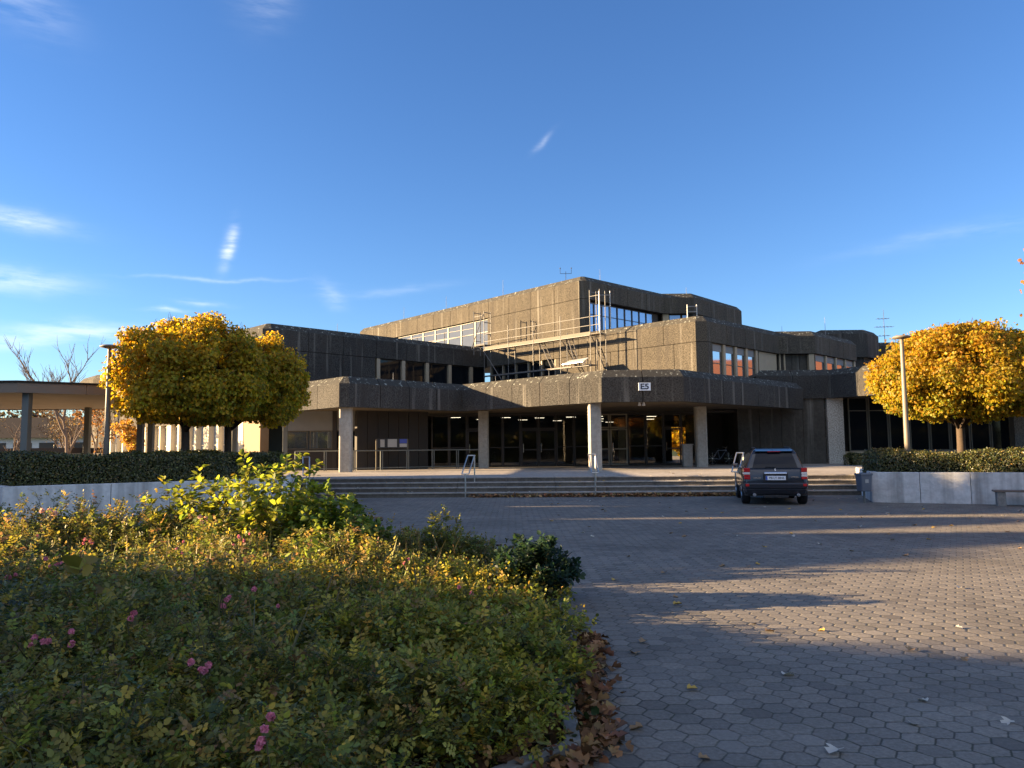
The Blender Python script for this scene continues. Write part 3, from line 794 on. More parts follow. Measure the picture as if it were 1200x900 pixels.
# bay that turns the corner in front of the third-storey windows
a = OUT[4]; pts = [Vector((a.x + .55, a.y - .55)), Vector((a.x + .95, a.y + .05))]
for w, tt in ((pts[0], 11.25), (pts[1], 11.25)):
    mb = MB(); mb.tube((w.x, w.y, 5.06), (w.x, w.y, tt), .024, n=7); sfp(mb, 'standard')
mb = MB(); q = [OUT[4], pts[0], pts[1], INN[4] + Vector((.1, .1))]; mb.hexa([(k.x, k.y, 8.56) for k in q], [(k.x, k.y, 8.61) for k in q]); sfp(mb, 'deck', 'scaffold_board')
mb = MB()
for zz in (9.12, 9.65, 10.9): mb.tube((pts[0].x, pts[0].y, zz), (OUT[4].x, OUT[4].y, zz), .02, n=6); 
sfp(mb, 'guardrail')
# left end bay up by the white windows
a = OUT[0]; w_ = [Vector((a.x - .75, a.y + .75)), Vector((a.x - .3, a.y + 1.2))]
for w in w_: mb = MB(); mb.tube((w.x, w.y, 8.3), (w.x, w.y, 11.4), .035, n=6); sfp(mb, 'standard')
for zz in (9.3, 11.3):
    mb = MB(); mb.tube((w_[0].x, w_[0].y, zz), (w_[1].x, w_[1].y, zz), .024, n=6); sfp(mb, 'crossbar')
    mb = MB(); mb.tube((w_[0].x, w_[0].y, zz - .3), (a.x, a.y, zz - .3), .02, n=6); sfp(mb, 'guardrail')
mb = MB(); q = [w_[0], OUT[0], INN[0], w_[1]]; mb.hexa([(k.x, k.y, 8.9) for k in q], [(k.x, k.y, 8.95) for k in q]); sfp(mb, 'deck', 'scaffold_board')
# rails running on along the roof edge of the left wing
mb = MB(); b = Vector((-9.2, 60.5))
for zz in (9.75, 10.2): mb.tube((w_[0].x, w_[0].y, zz), (b.x, b.y, zz + .1), .027, n=6)
sfp(mb, 'guardrail')
for t_ in (.35, .7, 1.0):
    k = w_[0].lerp(b, t_); mb = MB(); mb.tube((k.x, k.y, 8.9), (k.x, k.y, 10.3), .032, n=6); sfp(mb, 'standard')
# sheet lying on the lower deck
sh = MB(); sh.hexa([(3.1, 47.3, 6.82), (4.3, 46.2, 6.86), (4.7, 46.6, 7.15), (3.6, 47.7, 7.1)], [(3.1, 47.3, 6.85), (4.3, 46.2, 6.89), (4.7, 46.6, 7.18), (3.6, 47.7, 7.13)])
for q in ((3.2, 47.35), (4.3, 46.35)): sh.tube((q[0], q[1], 6.7), (q[0] + .2, q[1] + .2, 6.95), .03, n=6)
tag(sh.build('metal_sheet', 'aluminium_sheet', None, (3.8, 46.9, 6.75)), 'pale metal sheet lying tilted on the lower scaffold deck', 'sheet')
# loose end frames standing on the roofs
def roof_frame(x, y, z, h, label, w=.65):
    t_ = thing('portable_scaffold', label, 'scaffold frame', (x, y, z), 0, 'loose scaffold frames on the roofs')
    for sgn in (0, 1):
        mb = MB(); mb.tube((sgn * w, 0, 0), (sgn * w, 0, h), .036, n=7); mb.build('upright', 'galvanised', t_)
    mb = MB(); mb.tube((0, 0, h * .62), (w, 0, h * .62), .03, n=6); mb.tube((0, 0, h * .9), (w, 0, h * .9), .03, n=6); mb.build('crossbar', 'galvanised', t_)
roof_frame(5.55, 47.9, 8.95, 2.6, 'tall grey scaffold frame standing by the glazed corner of the third storey', .7)
roof_frame(10.35, 44.6, 8.9, 1.1, 'short grey scaffold frame on the roof above the right-hand windows', .55)

# ================================================================ COVERED WALKWAY
WK = [(-24, 22.2), (-14.35, 22.2), (-11.5, 24.3), (-11.05, 27), (-11.05, 39.2), (-13.3, 41.4), (-14, 31.5), (-24, 30.8)]
wk0 = (-14, 27, 0)
wk = thing('covered_walkway', 'flat-roofed covered walkway on slim posts running left from the entrance canopy', 'walkway', wk0)
WZ = 3.42
mb = MB(); a = offset_poly(WK, .0); n = len(WK)
for i in (7, 0, 1, 2, 3, 4, 5, 6):
    p0, p1 = WK[i], WK[(i + 1) % n]; _, _, L = edge_frame(p0, p1); k = max(1, round(L / 2.3))
    for q in range(k): ebox(mb, p0, p1, L / k * q + (.008 if q else 0), L / k * (q + 1) - (.008 if q < k - 1 else 0), WZ, WZ + .3, -.04, 0)
mb.build('roof_edge', 'walkway_fascia', wk, wk0)
mb = MB(); mb.prism([tuple(q) for q in offset_poly(WK, .05)], WZ + .03, WZ + .22); mb.build('soffit', 'walkway_soffit', wk, wk0)
mb = MB(); mb.prism([tuple(q) for q in offset_poly(WK, -.05)], WZ + .304, WZ + .35); mb.build('roof', 'slate_roof', wk, wk0)
for (x, y) in ((-14.3, 22.6), (-16.75, 30.3), (-13.1, 27.1), (-14.0, 29.8), (-11.9, 33), (-10.95 - .45, 38.6), (-22, 22.6), (-22.5, 30.3)):
    mb = MB(); mb.box(x - .1, x + .1, y - .1, y + .1, 0, WZ + .03); mb.build('post', 'walkway_post', wk, wk0, bevel=.01)

# ================================================================ PLANTERS
def ring_wall(poly, h, th, name, label, off, seglen=2.2):
    t_ = thing(name, label, 'planter', off)
    mb = MB(); n = len(poly)
    for i in range(n - 1):
        p0, p1 = poly[i], poly[i + 1]; _, _, L = edge_frame(p0, p1); k = max(1, round(L / seglen))
        for q in range(k): ebox(mb, p0, p1, L / k * q + (.006 if q else 0), L / k * (q + 1) - (.006 if q < k - 1 else -th * .0), -.02, h, -th, 0)
    mb.build('wall', 'planter_concrete', t_, off, bevel=.012)
    return t_
LP = [(-15.2, 21.6), (-12.2, 18.5), (-8.45, 21.25), (-6.75, 23.45), (-7.6, 27.0)]
pl = ring_wall(LP, .86, .2, 'planter', 'long pale concrete planter wall on the left under a clipped hedge', (-10, 22, 0), 1.95)
mb = MB(); mb.prism([(-15, 21.6), (-12.2, 18.75), (-8.55, 21.4), (-6.95, 23.5), (-7.8, 27), (-13.6, 31)], 0, .78); mb.build('soil', 'soil', pl, (-10, 22, 0))
lo = MB(); lo.hexa([(-18, 14.3, -.02), (-12.35, 18.42, -.02), (-12.5, 18.6, -.02), (-18.2, 14.5, -.02)], [(-18, 14.3, .55), (-12.35, 18.42, .55), (-12.5, 18.6, .55), (-18.2, 14.5, .55)])
tag(lo.build('low_wall', 'planter_concrete', None, (-15, 16.4, 0), bevel=.012), 'low concrete wall at the left edge beside the planter corner', 'wall')
RP = [(12.2, 27.5), (10.35, 22.35), (13.7, 20.75), (26, 15.0)]
pr = ring_wall(RP, .86, .2, 'planter', 'pale concrete planter wall on the right behind the bench and the litter bin', (14, 22, 0), 1.25)
mb = MB(); mb.prism([(12.3, 27.5), (10.5, 22.45), (13.7, 20.95), (26, 15.3), (26, 30)], 0, .78); mb.build('soil', 'soil', pr, (14, 22, 0))


def hedge(path, z0, z1, depth, n, pal, label, name='hedge', size=(.035, .06), off=None, jag=.05):
    """clipped hedge following a path; depth towards the left-hand side of the walk"""
    off = off or (path[0][0], path[0][1], z0)
    t_ = thing(name, label, 'hedge', off)
    core = MB(); arr = []
    segs = [edge_frame(path[i], path[i + 1]) for i in range(len(path) - 1)]
    Lt = sum(s_[2] for s_ in segs)
    # round both ends and bulge the faces a little
    for i, (d, nn, L) in enumerate(segs):
        ebox(core, path[i], path[i + 1], .12, L - .05, z0, z1 - .09, -depth + .12, -.1)
        m = int(n * L / Lt)
        face = rng.random(m); s_ = rng.random(m) * L; top = face < depth / (depth + (z1 - z0) * 1.25)
        o = np.where(top, -rng.random(m) * depth, 0); z = np.where(top, z1, z0 + (z1 - z0) * rng.random(m))
        bulge = .05 * np.sin(s_ * 2.1 + 1) + .03 * np.sin(s_ * 5.3) + .02 * np.sin(s_ * 11 + i)
        rim = np.clip((z - (z1 - .12)) / .12, 0, 1)
        dep = rng.random(m) ** 2 * .16
        o = np.where(top, o, -.0 - dep - rim * .06 + bulge * .8); z = np.where(top, z - dep + bulge + rng.normal(size=m) * jag * .5, z)
        edge_r = np.minimum(-o, o + depth); z = np.where(top & (edge_r < .1), z - .05, z)
        P = np.stack([path[i][0] + d.x * s_ + nn.x * o, path[i][1] + d.y * s_ + nn.y * o, z], 1)
        N0 = np.where(top[:, None], np.array([[0, 0, 1.]]), np.array([[nn.x, nn.y, .35]]))
        Nn = norm(N0 + rng.normal(size=(m, 3)) * .55); D = np.cross(Nn, unit(m))
        arr.append(leaf_arrays(P, D, Nn, rng.uniform(*size, m), pick(pal, m), wid=1.15))
    # ends
    for (pt, d, nn, sg_) in ((path[0], segs[0][0], segs[0][1], -1), (path[-1], segs[-1][0], segs[-1][1], 1)):
        m = int(n * .05); o = -rng.random(m) * depth; z = z0 + (z1 - z0) * rng.random(m)
        rr = (np.sin(np.clip(-o / depth, 0, 1) * math.pi)) ** .5 * .22 - rng.random(m) ** 2 * .15
        P = np.stack([pt[0] + d.x * sg_ * rr + nn.x * o, pt[1] + d.y * sg_ * rr + nn.y * o, z], 1)
        Nn = norm(np.array([[d.x * sg_, d.y * sg_, .2]]) + rng.normal(size=(m, 3)) * .6)
        arr.append(leaf_arrays(P, np.cross(Nn, unit(m)), Nn, rng.uniform(*size, m), pick(pal, m), wid=1.15))
    # a few longer shoots on top
    core.build('branches', 'hedge_core', t_, off)
    leaf_object('foliage', arr, 'leaf_glossy', t_, off)
    return t_


HP = [(0.0585, 0.0672, 0.0198, 4), (0.0975, 0.0984, 0.0264, 3), (0.156, 0.138, 0.033, 1.3), (0.0364, 0.0432, 0.0154, 2), (0.221, 0.144, 0.044, 0.4)]
HPL = [(.10, .10, .025, 3), (.14, .12, .03, 2), (.05, .058, .018, 2)]
hedge([(-13.7, 20.2), (-12.5, 19.1), (-8.55, 21.5), (-7.05, 23.6)], .8, 1.6, 1.5, 52000, HP, 'long dark green clipped hedge on the left planter wall')
hedge([(10.9, 24.0), (10.75, 22.75), (13.75, 21.2), (20, 18.3)], .8, 1.42, 1.4, 42000, HP + [(.13, .11, .04, .8)], 'dark green clipped hedge on the right planter wall beneath the golden tree')
hedge([(17.7, 40.2), (19.6, 40.2)], .6, 1.15, .9, 7000, HP, 'small dark hedge on the terrace beside the pebbled pillar', size=(.05, .08))


# ================================================================ TREES
def crown_points(n, c, r, K=240, flat=.0):
    dirs = unit(K); rad = np.where(rng.random(K) < .3, rng.uniform(.98, 1.07, K), rng.uniform(.5, 1.0, K) ** .6)
    low = dirs[:, 2] < 0
    sc = np.ones(K); sc[low] = 1 - flat * np.abs(dirs[low, 2])
    cc = np.array(c) + dirs * rad[:, None] * np.array(r) * (.9 + .06 * np.sin(dirs[:, :1] * 5 + dirs[:, 1:2] * 4)) * np.stack([np.ones(K), np.ones(K), sc], 1)
    w_ = rng.choice([.12, .6, 1.0, 1.6], K, p=[.16, .24, .4, .2]); idx = rng.choice(K, n, p=w_ / w_.sum()); P = cc[idx] + np.clip(rng.normal(size=(n, 3)), -1.5, 1.5) * np.array([.24, .24, .20]) * (np.mean(r) / 2.2)
    return P, idx, dirs


def maple(loc, c, r, n, pals, label, h_trunk, tr_r=.13, leaf=(.065, .105), name='maple_tree', group=None, K=260, sun_side=.0, twigs=40):
    """globe-headed maple: pals = (upper palette, lower palette)"""
    t_ = thing(name, label, 'tree', loc, 0, group)
    mb = MB(); x, y, z = loc
    mb.taper([(x, y, z - .05), (x + .01, y, z + .3), (x + .03, y + .02, z + h_trunk * .6), (x + .02, y, z + h_trunk), (x, y, c[2])], [tr_r * 1.35, tr_r * 1.05, tr_r * .95, tr_r * .9, tr_r * .5], 10)
    for i in range(11):
        w = i * 2.4 + rnd.random(); el = rnd.uniform(.1, .9)
        q = Vector((c[0] + r[0] * .8 * math.cos(w) * math.cos(el), c[1] + r[1] * .8 * math.sin(w) * math.cos(el), c[2] - r[2] * .3 + r[2] * 1.0 * math.sin(el)))
        s_ = Vector((x, y, z + h_trunk * rnd.uniform(.85, 1.05))); m_ = s_.lerp(q, .5) + Vector((0, 0, .15))
        mb.taper([s_, m_, q], [tr_r * .5, tr_r * .28, .012], 6)
        for _ in range(3):
            e = q + Vector((rnd.uniform(-1, 1), rnd.uniform(-1, 1), rnd.uniform(-.4, .8))) * .6; mb.taper([m_.lerp(q, .4), e], [.022, .006], 5)
    for _ in range(twigs):
        w = rnd.uniform(0, 6.28); el = rnd.uniform(.35, 1.5)
        dv = Vector((math.cos(w) * math.cos(el) * r[0], math.sin(w) * math.cos(el) * r[1], math.sin(el) * r[2]))
        q = Vector(c) + dv * 1.08; mb.taper([Vector(c) + dv * .75, q, q + Vector((rnd.uniform(-.1, .1), 0, rnd.uniform(.03, .18)))], [.012, .006, .003], 4)
    mb.build('trunk', 'bark', t_, loc, smooth=True)
    P, idx, dirs = crown_points(n, c, r, K, .25)
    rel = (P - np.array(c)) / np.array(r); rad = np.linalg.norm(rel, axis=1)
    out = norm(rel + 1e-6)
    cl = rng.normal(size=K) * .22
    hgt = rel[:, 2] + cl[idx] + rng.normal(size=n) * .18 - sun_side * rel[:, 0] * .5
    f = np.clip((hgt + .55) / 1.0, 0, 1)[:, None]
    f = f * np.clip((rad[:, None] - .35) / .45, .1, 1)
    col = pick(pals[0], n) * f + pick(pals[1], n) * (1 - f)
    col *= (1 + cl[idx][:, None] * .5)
    Nn = norm(out * .75 + np.array([[0, 0, .35]]) + rng.normal(size=(n, 3)) * .5)
    D = norm(np.array([[0, 0, -.7]]) + out * .3 + rng.normal(size=(n, 3)) * .6)
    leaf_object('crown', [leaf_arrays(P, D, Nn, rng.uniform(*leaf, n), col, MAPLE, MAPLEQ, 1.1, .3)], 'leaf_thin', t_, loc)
    return t_


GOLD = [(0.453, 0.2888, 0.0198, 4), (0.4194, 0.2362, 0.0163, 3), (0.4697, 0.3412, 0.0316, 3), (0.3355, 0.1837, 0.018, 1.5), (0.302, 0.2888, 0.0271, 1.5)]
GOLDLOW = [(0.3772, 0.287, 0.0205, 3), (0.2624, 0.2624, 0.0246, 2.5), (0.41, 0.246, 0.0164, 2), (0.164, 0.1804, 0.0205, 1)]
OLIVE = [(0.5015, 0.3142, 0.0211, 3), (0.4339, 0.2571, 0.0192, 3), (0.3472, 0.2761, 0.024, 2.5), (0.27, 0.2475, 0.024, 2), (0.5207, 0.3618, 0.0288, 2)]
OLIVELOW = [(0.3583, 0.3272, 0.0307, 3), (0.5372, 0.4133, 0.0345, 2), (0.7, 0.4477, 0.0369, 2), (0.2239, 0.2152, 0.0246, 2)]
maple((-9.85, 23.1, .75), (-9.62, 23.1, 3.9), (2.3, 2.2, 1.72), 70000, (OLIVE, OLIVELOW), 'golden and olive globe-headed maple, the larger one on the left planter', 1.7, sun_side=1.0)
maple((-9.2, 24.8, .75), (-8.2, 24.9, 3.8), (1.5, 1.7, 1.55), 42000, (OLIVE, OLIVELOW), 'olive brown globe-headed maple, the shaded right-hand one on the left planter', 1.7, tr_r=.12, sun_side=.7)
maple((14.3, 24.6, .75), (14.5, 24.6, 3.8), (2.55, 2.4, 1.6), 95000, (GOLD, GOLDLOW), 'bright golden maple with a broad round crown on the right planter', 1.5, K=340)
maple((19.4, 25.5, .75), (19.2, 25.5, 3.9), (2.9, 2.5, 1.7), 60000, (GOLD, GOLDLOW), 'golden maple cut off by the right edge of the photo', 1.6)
maple((11.6, 14.0, .75), (12.4, 14.0, 4.85), (2.35, 2.3, 1.6), 9000, ([(.5, .22, .06, 2), (.4, .13, .04, 2)], [(.4, .2, .05, 1)]), 'maple with rusty orange leaves, only its twig tips showing high at the right edge', 3.0, K=160)
maple((17.6, 80, .5), (17.6, 80, 3.6), (3.6, 3, 3.0), 9000, (GOLD, GOLD), 'yellow tree seen through the glass hall behind the building', 2.0, leaf=(.2, .34))


def bare_tree(loc, h, spread, seed, label, name='bare_tree', leaves=0, pal=None, mat='bare_bark', group=None, fork=3, r0=None):
    r_ = random.Random(seed); t_ = thing(name, label, 'tree', loc, 0, group); mb = MB(); tips = []
    def grow(p, d, L, rad, lev):
        pts = [p]; rs = [rad]; q = p.copy(); dd = d.copy()
        for k in range(3):
            dd = (dd + Vector((r_.uniform(-.16, .16), r_.uniform(-.16, .16), .06))).normalized(); q = q + dd * L / 3; pts.append(q.copy()); rs.append(rad * (1 - .2 * (k + 1)))
        mb.taper(pts, rs, 5 if lev else 8)
        if lev >= 4: tips.append(q); return
        nb_ = fork + (1 if r_.random() < .5 else 0)
        for k in range(nb_):
            a_ = r_.uniform(0, 6.28); sp_ = r_.uniform(.35, .95) * spread
            nd = (dd + Vector((math.cos(a_), math.sin(a_), .15)) * sp_).normalized()
            st = pts[1 + r_.randrange(3)] if k else pts[-1]
            grow(st, nd, L * r_.uniform(.55, .78), max(.008, rad * .52), lev + 1)
            tips.append(st)
    grow(Vector(loc), Vector((0, 0, 1)), h * .38, r0 or h * .018, 0)
    mb.build('trunk', mat, t_, loc)
    if leaves:
        tp = np.array([tuple(q) for q in tips]); P = tp[rng.integers(0, len(tp), leaves)] + rng.normal(size=(leaves, 3)) * h * .035
        Nn = unit(leaves); leaf_object('crown', [leaf_arrays(P, np.cross(Nn, unit(leaves)), Nn, rng.uniform(.12, .22, leaves), pick(pal, leaves))], 'leaf', t_, loc)
    return t_


bare_tree((-35.2, 61, 0), 11.6, .72, 9, 'tall bare tree rising above the walkway roof at the left', fork=4)
bare_tree((-33.5, 52, 0), 4.6, 1.2, 8, 'squat bare tree with twisted limbs below the walkway roof', r0=.16)
bare_tree((-26.5, 49, 0), 6.0, .6, 14, 'thin tree with a few brown leaves beside the dark walkway post', leaves=900, pal=[(.22, .11, .05, 1), (.16, .09, .04, 1)])
bare_tree((-22.6, 46, .6), 3.2, .8, 21, 'small bush with golden leaves before the cream windows', name='golden_bush', leaves=1400, pal=[(.5, .3, .05, 2), (.4, .2, .04, 1)], r0=.03)
far = [(-62, 92), (-55, 95), (-50, 88), (-70, 90), (-46, 90)]
for i, (x, y) in enumerate(far):
    lab = ['bare tree standing left of the pale distant block', 'bare tree in front of the distant brown roof', 'bare brown tree right of the distant pale block', 'bare tree at the far left edge under the walkway', 'bare tree beside the small flat-roofed shed'][i]
    bare_tree((x, y, 0), 9 + i * .5, .95, 30 + i, lab, group='bare trees in the distance', leaves=1500, pal=[(.12, .08, .05, 1)])

# ================================================================ DISTANT LEFT BUILDINGS
db = thing('distant_building', 'long pale low building with a dark roof far off under the walkway', 'building', (-80, 112, 0))
mb = MB(); mb.box(-115, -52, 110, 122, 0, 4.0); mb.build('wall', 'white_render', db, (-80, 112, 0))
mb = MB(); mb.add([(-116, 109, 4), (-51, 109, 4), (-51, 123, 4), (-116, 123, 4), (-114, 116, 7.2), (-53, 116, 7.2)], [(0, 1, 5, 4), (1, 2, 5), (2, 3, 4, 5), (3, 0, 4), (0, 3, 2, 1)]); mb.build('roof', 'slate_roof', db, (-80, 112, 0))
for i in range(16):
    mb = MB(); mb.box(-112 + i * 3.7, -109.4 + i * 3.7, 109.9, 110.02, 1.9, 3.3); mb.build('window', 'frame_dark', db, (-80, 112, 0))
sd = thing('shed', 'small white shed with a dark flat roof far off between the walkway posts', 'shed', (-40, 66, 0))
mb = MB(); mb.box(-42, -37, 64, 68, 0, 1.7); mb.build('wall', 'white_render', sd, (-40, 66, 0))
mb = MB(); mb.box(-42.5, -36.4, 63.4, 68.4, 1.7, 2.15); mb.build('roof', 'slate_roof', sd, (-40, 66, 0))
# trees far off, one dark mass on the horizon
n = 16000; xx = rng.uniform(-190, -40, n); hh = 8 + 3 * np.sin(xx * .11) + 2 * np.sin(xx * .37 + 1)
P = np.stack([xx, 160 + rng.uniform(-6, 6, n), rng.random(n) ** .7 * hh], 1); Nn = unit(n)
leaf_object('far_wood', [leaf_arrays(P, np.cross(Nn, unit(n)), Nn, rng.uniform(.6, 1.3, n), pick([(.07, .055, .045, 2), (.05, .045, .035, 1), (.10, .07, .05, 1)], n))], 'leaf', None, (-110, 160, 0))['kind'] = 'stuff'

# ================================================================ OFF-FRAME SURROUNDINGS (cast the long shadows, show in the panes)
hz = [(-14, 7.6), (0, 7.4), (3.2, 7.0), (4.2, 6.9), (5.2, 6.35), (5.9, 6.15), (6.6, 5.8), (7.2, 4.9), (9.4, 4.7), (10.3, 5.0), (10.8, 6.35), (12.4, 6.6), (13.8, 7.3), (14.3, 7.0), (14.5, 6.1), (15.2, 6.5), (16.4, 7.3), (17.4, 7.2), (17.7, 5.7), (18.2, 5.7), (18.5, 8.5), (21.2, 8.4), (21.6, 6.0), (22.2, 4.0), (24, 2.4), (40, 2.2)]  # top profile of the added hedge, shaped to place sun and shadow patches
hz = [(a_, b_ * 1.36) for a_, b_ in hz]
ys = np.array([q[0] for q in hz]); zs = np.array([q[1] for q in hz])
n = 60000; yy = rng.uniform(-14, 40, n); top = np.interp(yy, ys, zs)
zz = np.maximum(.2, top - .12 - np.abs(rng.normal(size=n)) * 1.2 * rng.random(n) + rng.normal(size=n) * .06)
P = np.stack([-38 + rng.uniform(-1.2, 1.2, n), yy, zz], 1); Nn = unit(n)
th_ = thing('unseen_hedge', 'unseen uneven hedge added at the left, its top shaped to cast the shadows', 'hedge', (-38, 12, 0))
leaf_object('foliage', [leaf_arrays(P, np.cross(Nn, unit(n)), Nn, rng.uniform(.2, .34, n), pick(HP, n), wid=1.4)], 'leaf', th_, (-38, 12, 0))
mb = MB()
for i in range(len(hz) - 1):
    (a0, t0), (a1, t1) = hz[i], hz[i + 1]
    mb.hexa([(-38.8, a0, 0), (-37.2, a0, 0), (-37.2, a1, 0), (-38.8, a1, 0)], [(-38.8, a0, t0 - .2), (-37.2, a0, t0 - .2), (-37.2, a1, t1 - .2), (-38.8, a1, t1 - .2)])
mb.build('branches', 'hedge_core', th_, (-38, 12, 0))
bk = thing('campus_building', 'dark flat-roofed campus building closing the forecourt behind the viewer', 'building', (10, -46, 0))
mb = MB(); mb.box(-62, 85, -58, -44, 0, 9.5); mb.build('wall', 'board_wall', bk, (10, -46, 0))
for i in range(28):
    mb = MB(); mb.box(-60 + i * 5.1, -56.6 + i * 5.1, -44.05, -43.9, 5.2, 7.4); mb.build('window', 'dark_glass', bk, (10, -46, 0))
n = 9000; P = np.stack([rng.uniform(-60, 84, n), -36 + rng.uniform(-1.5, 1.5, n), rng.random(n) * 4.2], 1); Nn = unit(n)
hb = thing('unseen_hedge', 'dark hedge before the campus building behind the viewer', 'hedge', (10, -36, 0))
leaf_object('foliage', [leaf_arrays(P, np.cross(Nn, unit(n)), Nn, rng.uniform(.4, .7, n), pick(HP, n), wid=1.4)], 'leaf', hb, (10, -36, 0))
rh = thing('brick_house', 'house with an orange tiled roof right of the forecourt', 'house', (78, 60, 0))
mb = MB(); mb.box(66, 90, 40, 95, 0, 6.5); mb.build('wall', 'white_render', rh, (78, 60, 0))
mb = MB(); mb.add([(65, 39, 6.5), (91, 39, 6.5), (91, 96, 6.5), (65, 96, 6.5), (78, 42, 14.2), (78, 93, 14.2)], [(0, 4, 5, 3), (1, 2, 5, 4), (0, 1, 4), (2, 3, 5), (0, 3, 2, 1)]); mb.build('roof', 'red_tile', rh, (78, 60, 0))

# ================================================================ LAMPS, BIN, BENCH, RAILS
def lamp(loc, h, label, lean=0):
    t_ = thing('street_lamp', label, 'street lamp', loc, 0, 'forecourt lamps')
    mb = MB(); mb.taper([(0, 0, 0), (0, 0, h * .3), (0, 0, h * .96), (0, 0, h)], [.085, .08, .055, .05], 12); mb.build('post', 'lamp_post_paint', t_, smooth=True)
    mb = MB(); mb.lathe([(.05, -.22), (.06, -.12), (.04, -.1), (.045, -.05), (.12, -.03), (.26, 0), (.265, .03), (.2, .06), (.03, .075)], (0, 0, h), 24); mb.build('lamp_head', 'lamp_post_paint', t_, smooth=True)
lamp((-11.55, 21.9, .75), 3.92, 'slim brown street lamp on the left planter before the walkway roof')
lamp((11.75, 22.95, .75), 4.1, 'slim brown street lamp on the right planter beside the golden tree')

bn = thing('litter_bin', 'grey blue litter bin on a post at the corner of the right planter', 'litter bin', (9.95, 21.95, 0), R(8))
mb = MB(); b = [(-.145, -.13), (.145, -.13), (.145, .13), (-.145, .13)]; t2 = [(-.17, -.16), (.17, -.16), (.17, .16), (-.17, .16)]
mb.hexa([(x, y, .34) for x, y in b], [(x, y, .82) for x, y in t2]); mb.build('bucket', 'bin_grey', bn, bevel=.02)
mb = MB(); mb.box(-.182, .182, -.175, .175, .79, .85); mb.build('rim', 'bin_grey', bn, bevel=.012)
mb = MB(); mb.tube((.12, .2, -.02), (.12, .2, .86), .03, n=10); mb.build('post', 'walkway_post', bn)
mb = MB(); mb.box(-.05, .05, -.155, -.148, .58, .68); o = mb.build('sticker', 'paper', bn)
be = thing('bench', 'dark slatted bench on concrete blocks before the right planter', 'bench', (13.12, 20.4, 0), R(-25))
for x in (-.35, 1.55):
    mb = MB(); mb.box(x, x + .2, -.2, .2, -.01, .37); mb.build('leg', 'kerb_concrete', be, bevel=.015)
for k in range(4):
    mb = MB(); mb.box(-.42, 1.9, -.23 + k * .12, -.13 + k * .12, .372, .42); mb.build('slat', 'bench_slat', be, bevel=.008)


def handrail(x, y, dx, dy, label):
    t_ = thing('handrail', label, 'handrail', (x, y, 0), 0, 'tubular handrails on the entrance steps')
    w = .24
    for sgn in (0, 1):
        a0 = Vector((sgn * w - .1, 0, .80)); a1 = Vector((dx + sgn * w - .1, dy, 1.42)); a2 = a1 + Vector((dx, dy, 0)).normalized() * .16
        mb = MB(); mb.path([a0, a1, a2], .022, 8); mb.build('rail', 'rail_steel', t_)
    mb = MB(); mb.path([(-.1, 0, .80), (w - .1, 0, .80)], .022, 8); mb.build('crossbar', 'rail_steel', t_); mb = MB(); mb.path([(dx - .1, dy, 1.42), (dx + w - .1, dy, 1.42)], .022, 8); mb.build('crossbar', 'rail_steel', t_)
    mb = MB(); mb.tube((.02, 0, -.02), (.02, 0, .8), .026, n=9); mb.build('post', 'rail_steel', t_)
    mb = MB(); mb.tube((dx + w - .1, dy + .02, .45), (dx + w - .1, dy + .02, 1.42), .024, n=9); mb.build('post', 'rail_steel', t_)
handrail(-7.25, sy(-7.25, 0) - .03, -.42, 1.5, 'handrail of the steps nearest the left planter, half hidden by leaves')
handrail(-1.66, sy(-1.66, 0) - .03, .12, 1.5, 'steel handrail on the steps in front of the second column from the left')
handrail(2.78, sy(2.78, 0) - .03, .06, 1.5, 'steel handrail on the steps in front of the third column under the sign')
handrail(7.45, sy(7.45, 0) - .03, .62, 1.5, 'steel handrail on the steps beside the parked car')

# railing before the wall left of the entrance, with notice boards
rl0 = (-6, 39.6, PZ); rl = thing('railing', 'dark steel railing along the terrace left of the entrance', 'railing', rl0)
RA = [(-11.2, 39.7), (-8.2, 39.7), (-3.1, 42.6), (-1.9, 42.8)]
mb = MB()
for a, b in zip(RA[:-1], RA[1:]):
    mb.tube((a[0], a[1], PZ + 1.02), (b[0], b[1], PZ + 1.02), .028, n=8); mb.tube((a[0], a[1], PZ + .12), (b[0], b[1], PZ + .12), .022, n=8)
mb.build('rail', 'walkway_post', rl, rl0)
for a, b in zip(RA[:-1], RA[1:]):
    k = max(1, round((Vector(b) - Vector(a)).length / 1.45))
    for i in range(k):
        q = Vector(a).lerp(Vector(b), i / k); mb = MB(); mb.tube((q.x, q.y, PZ), (q.x, q.y, PZ + 1.02), .03, n=8); mb.tube((q.x + .1, q.y, PZ), (q.x + .1, q.y, PZ + 1.02), .024, n=8); mb.build('post', 'walkway_post', rl, rl0)
nbd = thing('notice_board', 'low notice board with two pale sheets and a blue poster behind the railing', 'notice board', (-6.4, 40.9, PZ), R(25))
for x in (-.85, .85):
    mb = MB(); mb.box(x - .035, x + .035, -.035, .035, 0, 1.62); mb.build('post', 'frame_bronze', nbd)
mb = MB(); mb.box(-.81, .81, -.03, .03, 1.15, 1.65); mb.build('board', 'black_plastic', nbd)
for (x0, x1, z0, z1, m_) in ((-.65, -.42, 1.2, 1.6, 'paper'), (-.25, .25, 1.2, 1.62, 'paper'), (.4, .8, 1.2, 1.38, 'paper'), (.4, .8, 1.4, 1.62, 'blue_poster')):
    mb = MB(); mb.box(x0, x1, -.045, -.034, z0, z1); mb.build('poster', m_, nbd)
pd = MB(); pd.box(9.05, 9.55, 40.9, 41.3, PZ, PZ + 1.15); pd.box(9.0, 9.6, 40.85, 41.35, PZ + 1.15, PZ + 1.2)
tag(pd.build('pedestal', 'column_concrete', None, (9.3, 41.1, PZ), bevel=.02), 'grey waist-high concrete pedestal left of the right-hand column', 'pedestal')

